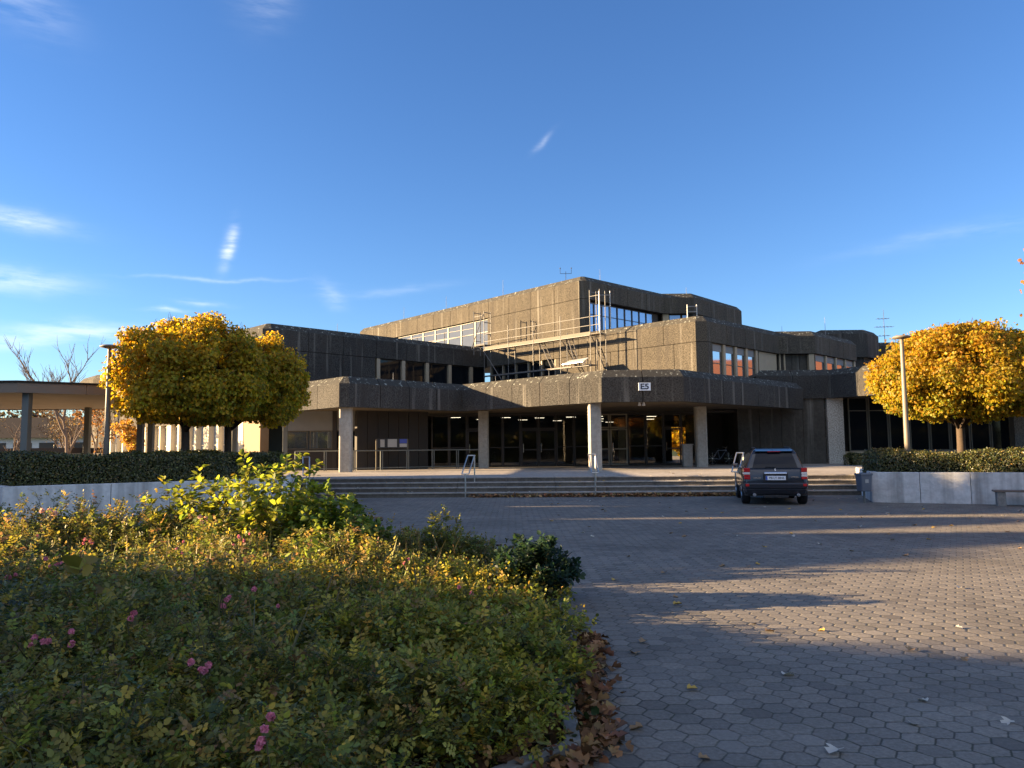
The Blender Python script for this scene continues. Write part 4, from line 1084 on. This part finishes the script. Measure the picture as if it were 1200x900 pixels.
# bicycle in the dark recess
bi = thing('bicycle', 'dark bicycle leaning in the shadowed recess right of the columns', 'bicycle', (12.1, 44.9, PZ), R(12))
for x in (-.52, .52):
    mb = MB(); ring = [(x + .34 * math.cos(k * math.pi / 12), 0, .36 + .34 * math.sin(k * math.pi / 12)) for k in range(25)]; mb.path(ring, .018, 6)
    w_ = mb.build('wheel', 'rubber', bi); mb = MB()
    for k in range(8): mb.tube((x, 0, .36), ring[k * 3], .004, n=4)
    mb.tube((x, -.04, .36), (x, .04, .36), .025, n=8); mb.build('spokes', 'rail_steel', w_)
mb = MB(); bb = (-.05, 0, .32); st_ = (-.18, 0, .82); hd = (.36, 0, .84)
for a, b in ((bb, st_), (bb, hd), (st_, hd), (bb, (-.52, 0, .36)), (st_, (-.52, 0, .36)), ((.34, 0, .9), (.52, 0, .36))): mb.tube(a, b, .018, n=7)
mb.build('frame', 'bin_grey', bi)
mb = MB(); mb.lathe([(.02, 0), (.09, .02), (.10, .05), (.05, .07)], (-.2, 0, .88), 10); mb.tube(st_, (-.2, 0, .9), .014, n=6); mb.build('saddle', 'black_plastic', bi)
mb = MB(); mb.path([(.28, -.28, 1.02), (.34, 0, 1.0), (.28, .28, 1.02)], .014, 6); mb.tube((.35, 0, .88), (.34, 0, 1.0), .014, n=6); mb.build('handlebar', 'rail_steel', bi)

# ================================================================ CAR
car = thing('parked_car', 'dark blue grey estate car parked by the steps, seen from behind', 'car', (7.30, 21.5, 0), R(-13))
def loft(stations, n):
    mb = MB(); vs = [q for s_ in stations for q in s_]; m = len(stations)
    fs = [(i * n + k, i * n + (k + 1) % n, (i + 1) * n + (k + 1) % n, (i + 1) * n + k) for i in range(m - 1) for k in range(n)]
    fs += [tuple(range(n))[::-1], tuple(range((m - 1) * n, m * n))]
    return mb.add(vs, fs)
def ring(y, w, zb, zt, tuck=.05, dy=0):
    h = zt - zb
    half = [(w * .90, zb), (w * .985, zb + .07), (w, zb + h * .3), (w, zb + h * .62), (w - tuck * .5, zb + h * .85), (w - tuck, zt)]
    return [(x, y + dy * ((z - zb) / h) ** 2, z) for x, z in half] + [(-x, y + dy * ((z - zb) / h) ** 2, z) for x, z in half[::-1]]
st = [ring(0.0, .80, .47, 1.0, .06, .07), ring(.06, .845, .43, 1.02, .07, .05), ring(.2, .875, .41, 1.02, .06), ring(.75, .885, .40, 1.02, .06), ring(1.5, .885, .36, 1.01, .06), ring(2.6, .885, .36, .99, .06), ring(3.05, .88, .38, .97, .06), ring(3.7, .86, .40, .90, .06), ring(4.0, .80, .42, .82, .08), ring(4.1, .70, .45, .74, .1)]
loft(st, 12).build('body', 'car_paint', car, bevel=.03, smooth=True)
# cabin
def gh(y0, y1, w, z): return [(-w, y0, z), (w, y0, z), (w, y1, z), (-w, y1, z)]
lev = [gh(.09, 3.0, .765, 1.0), gh(.15, 2.72, .715, 1.15), gh(.26, 2.35, .61, 1.42), gh(.33, 2.1, .55, 1.52), gh(.48, 1.95, .47, 1.57)]
mb = MB(); vs = [q for l_ in lev for q in l_]; fs = [(i * 4 + k, i * 4 + (k + 1) % 4, (i + 1) * 4 + (k + 1) % 4, (i + 1) * 4 + k) for i in range(4) for k in range(4)] + [(16, 17, 18, 19), (3, 2, 1, 0)]
mb.add(vs, fs).build('cabin', 'car_paint', car, bevel=.035, seg=3, smooth=False)
def on_gh(side, a, z):
    """point on a cabin side: a = 0..1 along the side"""
    for l0, l1 in zip(lev[:-1], lev[1:]):
        if l0[0][2] <= z <= l1[0][2]:
            t_ = (z - l0[0][2]) / (l1[0][2] - l0[0][2]); q = [Vector(x).lerp(Vector(y), t_) for x, y in zip(l0, l1)]
            e = {'rear': (q[0], q[1]), 'right': (q[1], q[2]), 'front': (q[2], q[3]), 'left': (q[3], q[0])}[side]
            return e[0].lerp(e[1], a)
def glass(side, corners, name, nrm, dist=.012, mat='car_glass'):
    g = MB(); n_ = Vector(nrm) * dist
    for (a0, z0, a1, z1) in corners:
        m_ = 4
        for i in range(m_):
            u, v = z0 + (z1 - z0) * i / m_, z0 + (z1 - z0) * (i + 1) / m_
            q = [on_gh(side, a0, u), on_gh(side, a1, u), on_gh(side, a1, v), on_gh(side, a0, v)]
            g.add([p_ + n_ for p_ in q], [(0, 1, 2, 3)])
    return g.build(name, mat, car)
glass('rear', [(.10, 1.03, .90, 1.44)], 'rear_window', (0, -1, .25))
glass('left', [(.33, 1.05, .56, 1.45), (.60, 1.05, .82, 1.45), (.86, 1.07, .96, 1.42)], 'side_window', (-1, 0, .35))
glass('right', [(.04, 1.07, .14, 1.42), (.18, 1.05, .40, 1.45), (.44, 1.05, .67, 1.45)], 'side_window', (1, 0, .35))
glass('front', [(.07, 1.03, .93, 1.48)], 'windscreen', (0, 1, .4))
mb = MB(); mb.hexa([(-.51, .22, 1.475), (.51, .22, 1.475), (.49, .5, 1.52), (-.49, .5, 1.52)], [(-.50, .2, 1.50), (.50, .2, 1.50), (.47, .5, 1.565), (-.47, .5, 1.565)]); o = mb.build('spoiler', 'car_paint', car, bevel=.012)
mb = MB(); mb.box(-.17, .17, .192, .215, 1.478, 1.496); mb.build('brake_light', 'tail_red', o)
mb = MB()
mb.hexa([(-.80, -.055, .46), (.80, -.055, .46), (.88, .3, .44), (-.88, .3, .44)], [(-.83, -.06, .62), (.83, -.06, .62), (.895, .3, .64), (-.895, .3, .64)])
mb.hexa([(-.74, .02, .30), (.74, .02, .30), (.84, .3, .30), (-.84, .3, .30)], [(-.80, -.05, .458), (.80, -.05, .458), (.88, .3, .438), (-.88, .3, .438)])
mb.build('rear_bumper', 'car_paint', car, bevel=.03, seg=3)
mb = MB(); mb.box(-.82, .82, .1, 3.9, .26, .42); mb.build('underbody', 'black_plastic', car)
mb = MB(); mb.box(-.33, .33, .0, .1, .22, .29); mb.tube((0, .02, .25), (0, -.07, .27), .025, n=8); mb.build('tow_bar', 'black_plastic', car)
for sgn in (-1, 1):
    # tail lamp in stacked lenses
    tl = None
    for (z0, z1, m_) in ((.92, 1.035, 'tail_red'), (.855, .916, 'tail_white'), (.79, .851, 'tail_white' if sgn > 0 else 'tail_red'), (.72, .786, 'tail_red')):
        x0, x1 = .68, .84 - (1.035 - z0) * .02
        mb = MB(); q = [(sgn * x0, -.035), (sgn * x1, .02), (sgn * (x1 + .03), .26), (sgn * x0, .26)]
        if sgn < 0: q = q[::-1]
        mb.hexa([(x, y, z0) for x, y in q], [(x, y, z1) for x, y in q]); o = mb.build('tail_light' if tl is None else 'lens', m_, car if tl is None else tl, bevel=.01); tl = tl or o
    mb = MB(); mb.box(sgn * .76 - .05, sgn * .76 + .05, -.075, -.05, .53, .60); mb.build('reflector', 'tail_red', car, bevel=.006)
    mb = MB(); mb.lathe([(.035, -.09), (.043, -.085), (.043, .1), (.03, .1)], (0, 0, 0), 14)
    mb.v = [(x + sgn * .58, z, y + .29) for x, y, z in mb.v]; mb.build('exhaust_pipe', 'rim_alloy', car)
    mb = MB(); mb.hexa([(sgn * .84, 2.45, 1.0), (sgn * 1.0, 2.45, 1.0), (sgn * 1.0, 2.55, 1.0), (sgn * .84, 2.55, 1.0)][::sgn], [(sgn * .84, 2.45, 1.12), (sgn * 1.02, 2.45, 1.13), (sgn * 1.0, 2.58, 1.12), (sgn * .84, 2.58, 1.12)][::sgn]); o = mb.build('wing_mirror', 'car_paint', car, bevel=.025)
    mb = MB(); mb.box(min(sgn * .87, sgn * .99), max(sgn * .87, sgn * .99), 2.438, 2.446, 1.015, 1.11); mb.build('mirror_face', 'mirror_glass', o)
    mb = MB(); mb.path([(sgn * .46, .55, 1.565), (sgn * .47, .6, 1.60), (sgn * .47, 1.8, 1.605), (sgn * .46, 1.9, 1.57)], .016, 7); mb.build('roof_rail', 'black_plastic', car)
for (x, y) in ((-.77, .72), (.77, .72), (-.77, 3.35), (.77, 3.35)):
    mb = MB(); mb.lathe([(.2, -.11), (.30, -.115), (.335, -.09), (.342, -.05), (.342, .05), (.335, .09), (.30, .115), (.2, .11)], (x, y, .34), 30, 'x')
    w_ = bpy.data.objects.new('wheel', None); C.objects.link(w_); w_.parent = car
    mb.build('tyre', 'rubber', w_, smooth=True)
    mb = MB(); mb.lathe([(.205, -.1), (.2, .1)], (x, y, .34), 24, 'x')
    sg2 = -1 if x < 0 else 1
    for k in range(5):
        a_ = k * 2 * math.pi / 5; mb.tube((x + sg2 * .105, y, .34), (x + sg2 * .1, y + .19 * math.cos(a_), .34 + .19 * math.sin(a_)), .03, .02, 6)
    mb.build('rim', 'rim_alloy', w_)
mb = MB(); mb.hexa([(-.30, -.05, .878), (.30, -.05, .878), (.30, .0, .878), (-.30, .0, .878)], [(-.29, -.015, .925), (.29, -.015, .925), (.29, .03, .925), (-.29, .03, .925)]); mb.build('chrome_strip', 'chrome', car, bevel=.006)
lpn = MB(); lpn.box(-.265, .265, -.04, -.025, .70, .815); lp_ = lpn.build('licence_plate', 'plate_white', car, bevel=.004)
mb = MB(); mb.box(-.262, -.222, -.0425, -.039, .703, .812); mb.build('country_band', 'plate_blue', lp_)
o = text('plate_text', 'PB LY 8846', .085, 'ink', lp_, (.025, -.043, .757), (R(90), 0, 0), .001); o.scale = (1.0, 1.05, 1)
mb = MB(); mb.box(-.33, .33, -.024, .0, .655, .88); mb.build('plate_recess', 'black_plastic', car, bevel=.01)
text('emblem', 'S', .1, 'chrome', car, (0, .03, .972), (R(62), 0, 0), .006)
text('badge', 'SUZUKI', .06, 'chrome', car, (-.5, -.004, .76), (R(90), 0, 0), .004)
text('badge', 'VITARA', .062, 'chrome', car, (.5, -.004, .78), (R(90), 0, 0), .004)
mb = MB(); mb.tube((.0, .62, 1.57), (.0, .5, 1.70), .008, .004, 6); mb.build('aerial', 'black_plastic', car)
mb = MB(); mb.tube((.0, .085, 1.05), (-.26, .095, 1.06), .012, n=6); mb.build('wiper', 'black_plastic', car)

# ================================================================ ROSE BED
bed = [(.30, 4.2), (.32, 4.97), (.40, 6.4), (.5, 8.2), (.45, 9.0), (-.9, 10.9), (-13, 12.6), (-13, 1.0), (-1.6, 1.6), (-.7, 3.3)]
mb = MB(); mb.prism(bed, -.02, .03); tag(mb.build('bed_soil', 'soil'), kind='structure')
kb = MB()
for a, b in zip([(-1.6, 1.6), (-.7, 3.3), (.30, 4.2), (.32, 4.97), (.40, 6.4), (.5, 8.2)], [(-.7, 3.3), (.30, 4.2), (.32, 4.97), (.40, 6.4), (.5, 8.2), (.45, 9.0)]):
    _, _, L = edge_frame(a, b); k = max(1, round(L / .9))
    for q in range(k): ebox(kb, a, b, L / k * q + .004, L / k * (q + 1) - .004, -.02, .085, -.04, .045)
tag(kb.build('kerb', 'kerb_concrete', bevel=.008), kind='structure')

ROSE = [(0.1404, 0.1511, 0.0365, 4), (0.2093, 0.211, 0.0456, 4), (0.3318, 0.2776, 0.0547, 2.5), (0.5106, 0.3664, 0.0638, 1.2), (0.0765, 0.1, 0.0329, 2), (0.3318, 0.1887, 0.0729, 1)]
ROSETIP = [(0.2828, 0.2568, 0.0447, 3), (0.3572, 0.2054, 0.0744, 2), (0.2084, 0.2397, 0.0447, 3), (0.4465, 0.3424, 0.0595, 1.5), (0.253, 0.1283, 0.067, 1.5)]
ROSEDRY = [(0.2013, 0.183, 0.0549, 3), (0.161, 0.1903, 0.0427, 3), (0.255, 0.1903, 0.0732, 2), (0.1007, 0.1244, 0.0366, 2)]
GOLDROSE = [(0.183, 0.2016, 0.0336, 3), (0.2928, 0.2806, 0.0429, 3), (0.4758, 0.3508, 0.0537, 2), (0.1189, 0.1315, 0.0268, 2)]
BLUISH = [(0.07, 0.0975, 0.066, 3), (0.112, 0.143, 0.108, 2), (0.049, 0.065, 0.042, 2)]


def shrub(loc, rad, h, nst, per, pal, tip, label, name='rose_bush', leaflets=7, llen=(.022, .038), group='rose bushes in the foreground bed', blooms=(), rach=.085, low=.25, bare=.0, cat='rose bush', wid=1.0, lmat='leaf'):
    """arching stems carrying compound leaves"""
    off = (loc[0], loc[1], 0); t_ = thing(name, label, cat, off, 0, group); tall = 1.42 if loc[0] < -1.3 else 1.08
    stem = MB(); PP, DD, NN, tt_ = [], [], [], []
    for i in range(nst):
        a_ = rng.uniform(0, 2 * math.pi); rr = math.sqrt(rng.random()) * rad
        base = np.array([loc[0] + .25 * rr * math.cos(a_), loc[1] + .25 * rr * math.sin(a_), 0.0])
        edge = rr / rad
        hz_ = h * (1 - .55 * edge ** 2.2) * (rng.uniform(.72, 1.06) if rng.random() < .8 else rng.uniform(1.06, tall))
        tip_ = np.array([loc[0] + rr * math.cos(a_), loc[1] + rr * math.sin(a_), hz_])
        mid = base * .45 + tip_ * .55; mid[2] = hz_ * .78
        k = 9; t = np.linspace(0, 1, k)[:, None]
        cv_ = (1 - t) ** 2 * base + 2 * t * (1 - t) * mid + t ** 2 * tip_
        cv_ += rng.normal(size=cv_.shape) * .015
        if i % 2 == 0: stem.taper([tuple(q) for q in cv_[::2]], [.006, .005, .004, .003, .002], 4)
        m = per; ts = low + (1 - low) * rng.random(m) ** .75
        x = ts * (k - 1); i0 = np.clip(x.astype(int), 0, k - 2); fr = (x - i0)[:, None]
        p_ = cv_[i0] * (1 - fr) + cv_[i0 + 1] * fr; dd = norm(cv_[i0 + 1] - cv_[i0])
        side = norm(np.cross(dd, unit(m)))
        PP.append(p_); DD.append(norm(side + dd * .4 + np.array([[0, 0, .15]]))); tt_.append(ts * np.clip(hz_ / h, .3, 1)); NN.append(norm(np.array([[0, 0, 1.]]) + rng.normal(size=(m, 3)) * .45))
    P = np.concatenate(PP); D = np.concatenate(DD); N_ = np.concatenate(NN); T = np.concatenate(tt_); m = len(P)
    f = np.clip((T - .72) / .25, 0, 1)[:, None] * (rng.random((m, 1)) < .8)
    col0 = pick(pal, m, .25) * (1 - f) + pick(tip, m, .25) * f
    arr = []; B = norm(np.cross(N_, D)); rl_ = rach * rng.uniform(.7, 1.2, m)
    npair = (leaflets - 1) // 2
    ll = rng.uniform(*llen, m)
    arr.append(leaf_arrays(P + D * rl_[:, None], D, N_, ll * 1.15, col0, wid=1.15 * wid))
    for q in range(npair):
        for sgn in (-1, 1):
            fr = (q + .6) / npair * .85
            pp = P + D * (rl_ * fr)[:, None] - N_ * (.06 * rl_ * fr)[:, None]
            dd = norm(B * sgn + D * .45 + rng.normal(size=(m, 3)) * .12)
            arr.append(leaf_arrays(pp, dd, norm(N_ + rng.normal(size=(m, 3)) * .2), ll * rng.uniform(.85, 1.05, m), col0 * rng.uniform(.85, 1.15, (m, 1)), wid=1.1 * wid))
    if npair:  # rachis as a very slim blade
        arr.append(leaf_arrays(P, D, N_, rl_, col0 * .8, wid=.06, fold=0))
    leaf_object('foliage', arr, lmat, t_, off)
    stem.build('stems', 'rose_stem', t_, off)
    for (bx, by, bz, cnt, pink) in blooms:
        petals = []
        for c_ in range(cnt):
            cc = np.array([bx, by, bz]) + rng.normal(size=3) * np.array([.045, .04, .03]) * (1 if cnt > 1 else 0)
            np_ = 26; u_ = unit(np_); u_[:, 2] = np.abs(u_[:, 2]) * .9 - .1; u_ = norm(u_); r_ = rng.uniform(.012, .018)
            if pink == 'pale': r_ *= 1.7
            cc_ = np.array((.68, .22, .31) if pink == 'pink' else (.85, .55, .48))
            petals.append(leaf_arrays(cc + u_ * r_ * .5, norm(np.cross(u_, unit(np_))), u_, np.full(np_, r_ * 1.3), cc_ * rng.uniform(.7, 1.2, (np_, 1)), wid=1.7, fold=-.3))
        leaf_object('blossom', petals, 'petal', t_, off)
        s_ = MB(); s_.tube((bx, by, bz), (bx + .03, by + .05, bz - .3), .003, .004, 4); s_.build('flower_stem', 'rose_stem', t_, off)
    return t_


# (x, y, radius, height, palette, tip palette, blossoms, label)
MASS = 'low leafy rose bush in the dense foreground mass without an open bloom'
roses = [
    (-6.05, 10.4, 1.15, .86, ROSEDRY, ROSETIP, [(-5.93, 9.9, .88, 5, 'pale'), (-5.7, 9.3, .64, 3, 'pink')], 'rose bush with a cluster of pale peach blooms before the left planter wall'),
    (-7.9, 10.6, 1.2, .88, ROSEDRY, ROSETIP, [], MASS),
    (-4.6, 10.3, 1.1, .82, ROSEDRY, ROSETIP, [], MASS),
    (-3.5, 9.9, 1.0, .74, ROSEDRY, ROSETIP, [(-3.81, 9.7, .80, 4, 'pale')], 'rose bush with faded pink blooms below the tall yellow-green shrub'),
    (-2.1, 10.2, 1.0, .62, ROSEDRY, ROSETIP, [], MASS),
    (-1.0, 10.1, .95, .56, ROSEDRY, ROSETIP, [], 'pale straw-coloured rose bush at the far right end of the bed'),
    (-6.2, 8.9, 1.15, .72, ROSEDRY, ROSETIP, [(-4.7, 8.6, .64, 4, 'pink')], MASS + '') ,
    (-4.75, 8.7, 1.1, .68, ROSEDRY, ROSETIP, [(-4.7, 8.3, .68, 4, 'pink'), (-4.9, 8.1, .62, 4, 'pink')], 'sunlit brownish rose bush with dusty pink blooms in the left rear of the bed'),
    (-3.4, 8.6, 1.05, .66, ROSEDRY, ROSETIP, [(-2.9, 8.3, .70, 4, 'pink'), (-3.4, 8.0, .64, 3, 'pink')], 'rose bush with pink clusters below and left of the tall yellow-green shrub'),
    (-2.05, 8.6, 1.0, .60, ROSE, ROSETIP, [], MASS),
    (-.95, 8.4, .9, .44, GOLDROSE, ROSETIP, [(-1.07, 7.95, .47, 2, 'pink')], 'rose bush with one pink bloom towards the rear right of the bed'),
    (-.12, 8.2, .75, .35, GOLDROSE, ROSETIP, [], MASS),
    (-5.3, 7.2, 1.1, .70, ROSE, ROSETIP, [], MASS),
    (-4.1, 7.1, 1.05, .68, ROSEDRY, ROSETIP, [(-3.9, 6.6, .68, 5, 'pink'), (-4.2, 6.5, .64, 3, 'pink')], 'rose bush with reddish pink buds in the left middle of the bed'),
    (-2.9, 7.0, 1.0, .66, ROSEDRY, ROSETIP, [], MASS),
    (-1.75, 6.9, .95, .62, ROSE, ROSETIP, [], MASS),
    (-.75, 6.8, .85, .48, GOLDROSE, ROSETIP, [(-.4, 6.5, .48, 2, 'pink')], 'golden green rose bush with small pink buds halfway along the kerb'),
    (.02, 6.6, .66, .36, GOLDROSE, ROSETIP, [], MASS),
    (-3.9, 5.7, 1.0, .68, ROSE, BLUISH, [], MASS),
    (-2.8, 5.6, 1.0, .66, ROSE, ROSEDRY, [], MASS),
    (-1.8, 5.5, .95, .62, ROSE, ROSEDRY, [(-1.94, 5.2, .63, 4, 'pink'), (-1.66, 5.3, .64, 2, 'pink')], 'dark rose bush with small round pink blooms in the middle of the bed'),
    (-.95, 5.4, .85, .60, GOLDROSE, ROSETIP, [], 'rose bush with golden shoot tips right of the middle of the bed'),
    (-.2, 5.2, .72, .52, GOLDROSE, ROSETIP, [], 'yellow-tinged rose bush leaning over the kerb stones'),
    (-3.3, 4.4, .95, .68, ROSE, BLUISH, [], MASS),
    (-2.35, 4.5, .9, .62, ROSE, ROSEDRY, [(-2.56, 4.15, .66, 4, 'pink'), (-2.40, 4.15, .65, 4, 'pink'), (-2.22, 4.5, .66, 2, 'pink')], 'dark rose bush with two pink clusters at the left edge of the bed'),
    (-1.5, 4.2, .85, .60, ROSE, ROSEDRY, [(-1.5, 3.75, .60, 4, 'pink')], 'shaded rose bush with a small pink spray in the left foreground'),
    (-.75, 4.15, .75, .52, ROSE, GOLDROSE, [], MASS),
    (-.25, 4.35, .6, .42, GOLDROSE, GOLDROSE, [], 'low rose bush with yellowing leaves beside the angled kerb'),
    (-2.5, 3.3, .85, .66, ROSE, ROSEDRY, [], MASS),
    (-1.65, 3.15, .8, .58, ROSE, ROSE, [], MASS),
    (-.98, 3.15, .62, .54, ROSE, GOLDROSE, [(-.9, 2.86, .60, 4, 'pink')], 'dark rose bush with a bright pink bloom at the lower edge of the photo'),
    (-1.85, 2.25, .7, .58, ROSE, ROSE, [], MASS),
]
roses[7] = (-6.2, 8.9, 1.15, .72, ROSEDRY, ROSETIP, [], MASS)
for (x, y, r_, h, pa, tp, bl, lab) in roses:
    near = y < 5
    dens = int(250 * r_ ** 2 * (1.35 if near else 1.0)) + 30
    shrub((x, y), r_, h, dens, 11, pa, tp, lab, blooms=bl, llen=(.020, .034) if near else (.026, .042), leaflets=7 if near else 5)

YG = [(0.2985, 0.3198, 0.0426, 3), (0.3838, 0.3838, 0.0533, 2), (0.1919, 0.2345, 0.0373, 3), (0.4477, 0.3838, 0.0533, 1), (0.1173, 0.1599, 0.032, 2)]
DG = 'distinct shrubs in the foreground bed'
shrub((-3.3, 10.35), 1.15, 1.36, 100, 32, [(.26, .29, .04, 3), (.34, .34, .045, 2), (.13, .17, .03, 2)], YG, 'tall upright shrub with bright yellow-green leaves at the back of the bed', 'dogwood_shrub', 1, (.055, .095), DG, rach=.02, low=.3, cat='shrub', lmat='leaf_thin')
shrub((-4.35, 10.3), .65, 1.14, 34, 24, [(.2, .22, .035, 2)], YG, 'thin arching yellow-green shoots left of the tall shrub', 'dogwood_shrub', 1, (.055, .095), DG, rach=.02, low=.4, cat='shrub', lmat='leaf_thin')
shrub((-2.3, 10.0), .8, .98, 90, 32, [(.14, .2, .035, 3), (.2, .26, .04, 2)], [(.22, .26, .04, 2), (.13, .18, .03, 2)], 'mid green shrub with drooping leaves right of the tall yellow-green one', 'dogwood_shrub', 1, (.055, .09), DG, rach=.02, low=.2, cat='shrub')
shrub((.22, 8.3), .5, .70, 60, 30, [(.018, .04, .022, 3), (.03, .06, .03, 2)], [(.03, .055, .028, 2)], 'dark blue-green bush at the right end of the bed above the paving', 'dark_bush', 3, (.04, .065), DG, rach=.05, low=.1, cat='bush')
shrub((-2.05, 7.6), .25, .80, 8, 14, [(.2, .25, .04, 2)], [(.34, .36, .06, 2)], 'single yellow-green sapling with broad pointed leaves in the bed', 'sapling', 1, (.08, .13), DG, rach=.02, low=.3, cat='sapling')
shrub((-2.85, 5.2), .25, .76, 5, 7, [(.24, .20, .03, 2)], [(.30, .24, .04, 2)], 'sapling with large yellow lobed leaves at the left of the bed', 'sapling', 1, (.09, .13), DG, rach=.02, low=.55, cat='sapling', wid=1.3)
shrub((-5.2, 10.2), .6, 1.02, 22, 16, [(.16, .17, .04, 2)], [(.26, .24, .06, 2)], 'feathery pale green plant standing up before the planter wall', 'feathery_plant', 7, (.03, .045), DG, rach=.1, low=.3, cat='plant')
shrub((-.85, 9.8), .35, .86, 10, 14, [(.16, .17, .03, 2)], [(.26, .22, .05, 2)], 'slender golden-green shoots rising at the back right of the bed', 'rose_shoots', 7, (.03, .045), DG, rach=.09, low=.35, cat='plant')
# dry grass stalks through the bed and dark ground cover below the roses
n = 800; P = np.stack([rng.uniform(-6, -.8, n), rng.uniform(4.2, 9.6, n), np.full(n, .1)], 1)
D = norm(np.array([[0, 0, 1.]]) + rng.normal(size=(n, 3)) * .38)
leaf_object('dry_grass', [leaf_arrays(P, D, norm(np.cross(D, unit(n))), rng.uniform(.4, .72, n), pick([(.22, .18, .1, 2), (.15, .13, .06, 2), (.10, .12, .04, 1)], n), wid=.009, fold=0)], 'dead_leaf')['kind'] = 'stuff'
n = 34000; bx, by = rng.uniform(-9, .42, n), rng.uniform(1.4, 11.4, n)
keep = ~((by < 4.2) & (bx > -1.9 + (by - 1.4) * .72)); bx, by = bx[keep], by[keep]; n = len(bx)
P = np.stack([bx, by, .04 + rng.random(n) ** 2 * .3], 1); Nn = norm(np.array([[0, 0, .8]]) + rng.normal(size=(n, 3)) * .6)
leaf_object('ground_cover', [leaf_arrays(P, np.cross(Nn, unit(n)), Nn, rng.uniform(.04, .07, n), pick([(.03, .04, .014, 3), (.05, .055, .018, 2), (.08, .05, .03, 1.5)], n), wid=1.3)], 'leaf')['kind'] = 'stuff'

# ================================================================ FALLEN LEAVES
def litter(name, P, sz, pal):
    n = len(P); Nn = norm(np.array([[0, 0, 1.]]) + rng.normal(size=(n, 3)) * .45)
    o = leaf_object(name, [leaf_arrays(P, np.cross(Nn, unit(n)), Nn, rng.uniform(*sz, n), pick(pal, n), MAPLE, MAPLEQ, 1.1, .5)], 'dead_leaf'); o['kind'] = 'stuff'
DEAD = [(.22, .11, .05, 3), (.16, .08, .04, 3), (.30, .17, .07, 1.5), (.10, .06, .035, 1)]
n = 750; yy = rng.uniform(3.3, 6.6, n); P = np.stack([np.interp(yy, [3.3, 4.2, 5, 6.6], [-.5, .38, .40, .58]) + np.abs(rng.normal(size=n)) * .085, yy, .02 + rng.random(n) * .05], 1)
n2_ = 260; P2 = np.stack([rng.uniform(-.5, .3, n2_), rng.uniform(3.9, 4.9, n2_), .04 + rng.random(n2_) * .05], 1)
litter('leaf_litter', np.concatenate([P, P2]), (.05, .09), DEAD)
n = 900; x = np.concatenate([rng.uniform(-1.5, 8, 700), rng.normal(5.5, 1.5, 200)]); P = np.stack([x, 26.5 - .075 * x - np.abs(rng.normal(size=n)) * .13, .015 + rng.random(n) * .06], 1)
litter('leaf_litter', P, (.08, .13), [(.34, .19, .09, 3), (.24, .12, .06, 2), (.40, .26, .12, 1)])
# single leaves scattered over the paving and the steps
def one_leaf(name, col, label):
    o = leaf_object(name, [leaf_arrays(np.zeros((1, 3)), np.array([[1., 0, 0]]), np.array([[0, 0, 1.]]), np.array([1.0]), np.array([col]), MAPLE, MAPLEQ, 1.1, .45)], 'dead_leaf')
    return tag(o, label, 'fallen leaf', 'single fallen leaves on the forecourt and steps')
kinds = [one_leaf('fallen_leaf', (.30, .19, .10), 'tan brown fallen leaf lying singly on the paving or steps'), one_leaf('fallen_leaf', (.52, .33, .08), 'yellow fallen leaf lying singly on the paving or steps'), one_leaf('fallen_leaf', (.55, .50, .42), 'pale dry fallen leaf lying singly on the paving or steps')]
spots = [(.55, 5.75), (.62, 5.4), (1.15, 5.3), (.95, 6.2), (1.72, 4.25), (1.1, 6.6), (.74, 4.6), (2.6, 5.0), (1.9, 5.6), (3.1, 6.2), (2.2, 6.9), (3.4, 6.0), (2.9, 4.65), (2.3, 4.6), (.95, 4.15)]
spots += [(rnd.uniform(.8, 13), rnd.uniform(6.5, 25)) for _ in range(110)]
first = set()
for i, (x, y) in enumerate(spots):
    q = kinds[rnd.choice([0, 0, 1, 2, 2])]
    if q.name in first: q = q.copy(); C.objects.link(q)
    first.add(q.name)
    s_ = rnd.uniform(.06, .10); q.location = (x, y, .012); q.scale = (s_, s_, s_); q.rotation_euler = (rnd.uniform(-.2, .2), rnd.uniform(-.2, .2), rnd.uniform(0, 6.28))
for i in range(60):
    x = rnd.uniform(-7, 11); k = rnd.randrange(4); q = kinds[rnd.choice([0, 2, 2, 1])].copy(); C.objects.link(q)
    s_ = rnd.uniform(.07, .11); q.location = (x, sy(x, k) + rnd.uniform(.1, .45) + (rnd.uniform(0, 4) if k == 3 else 0), .155 * (k + 1) + .012); q.scale = (s_, s_, s_); q.rotation_euler = (0, 0, rnd.uniform(0, 6.28))
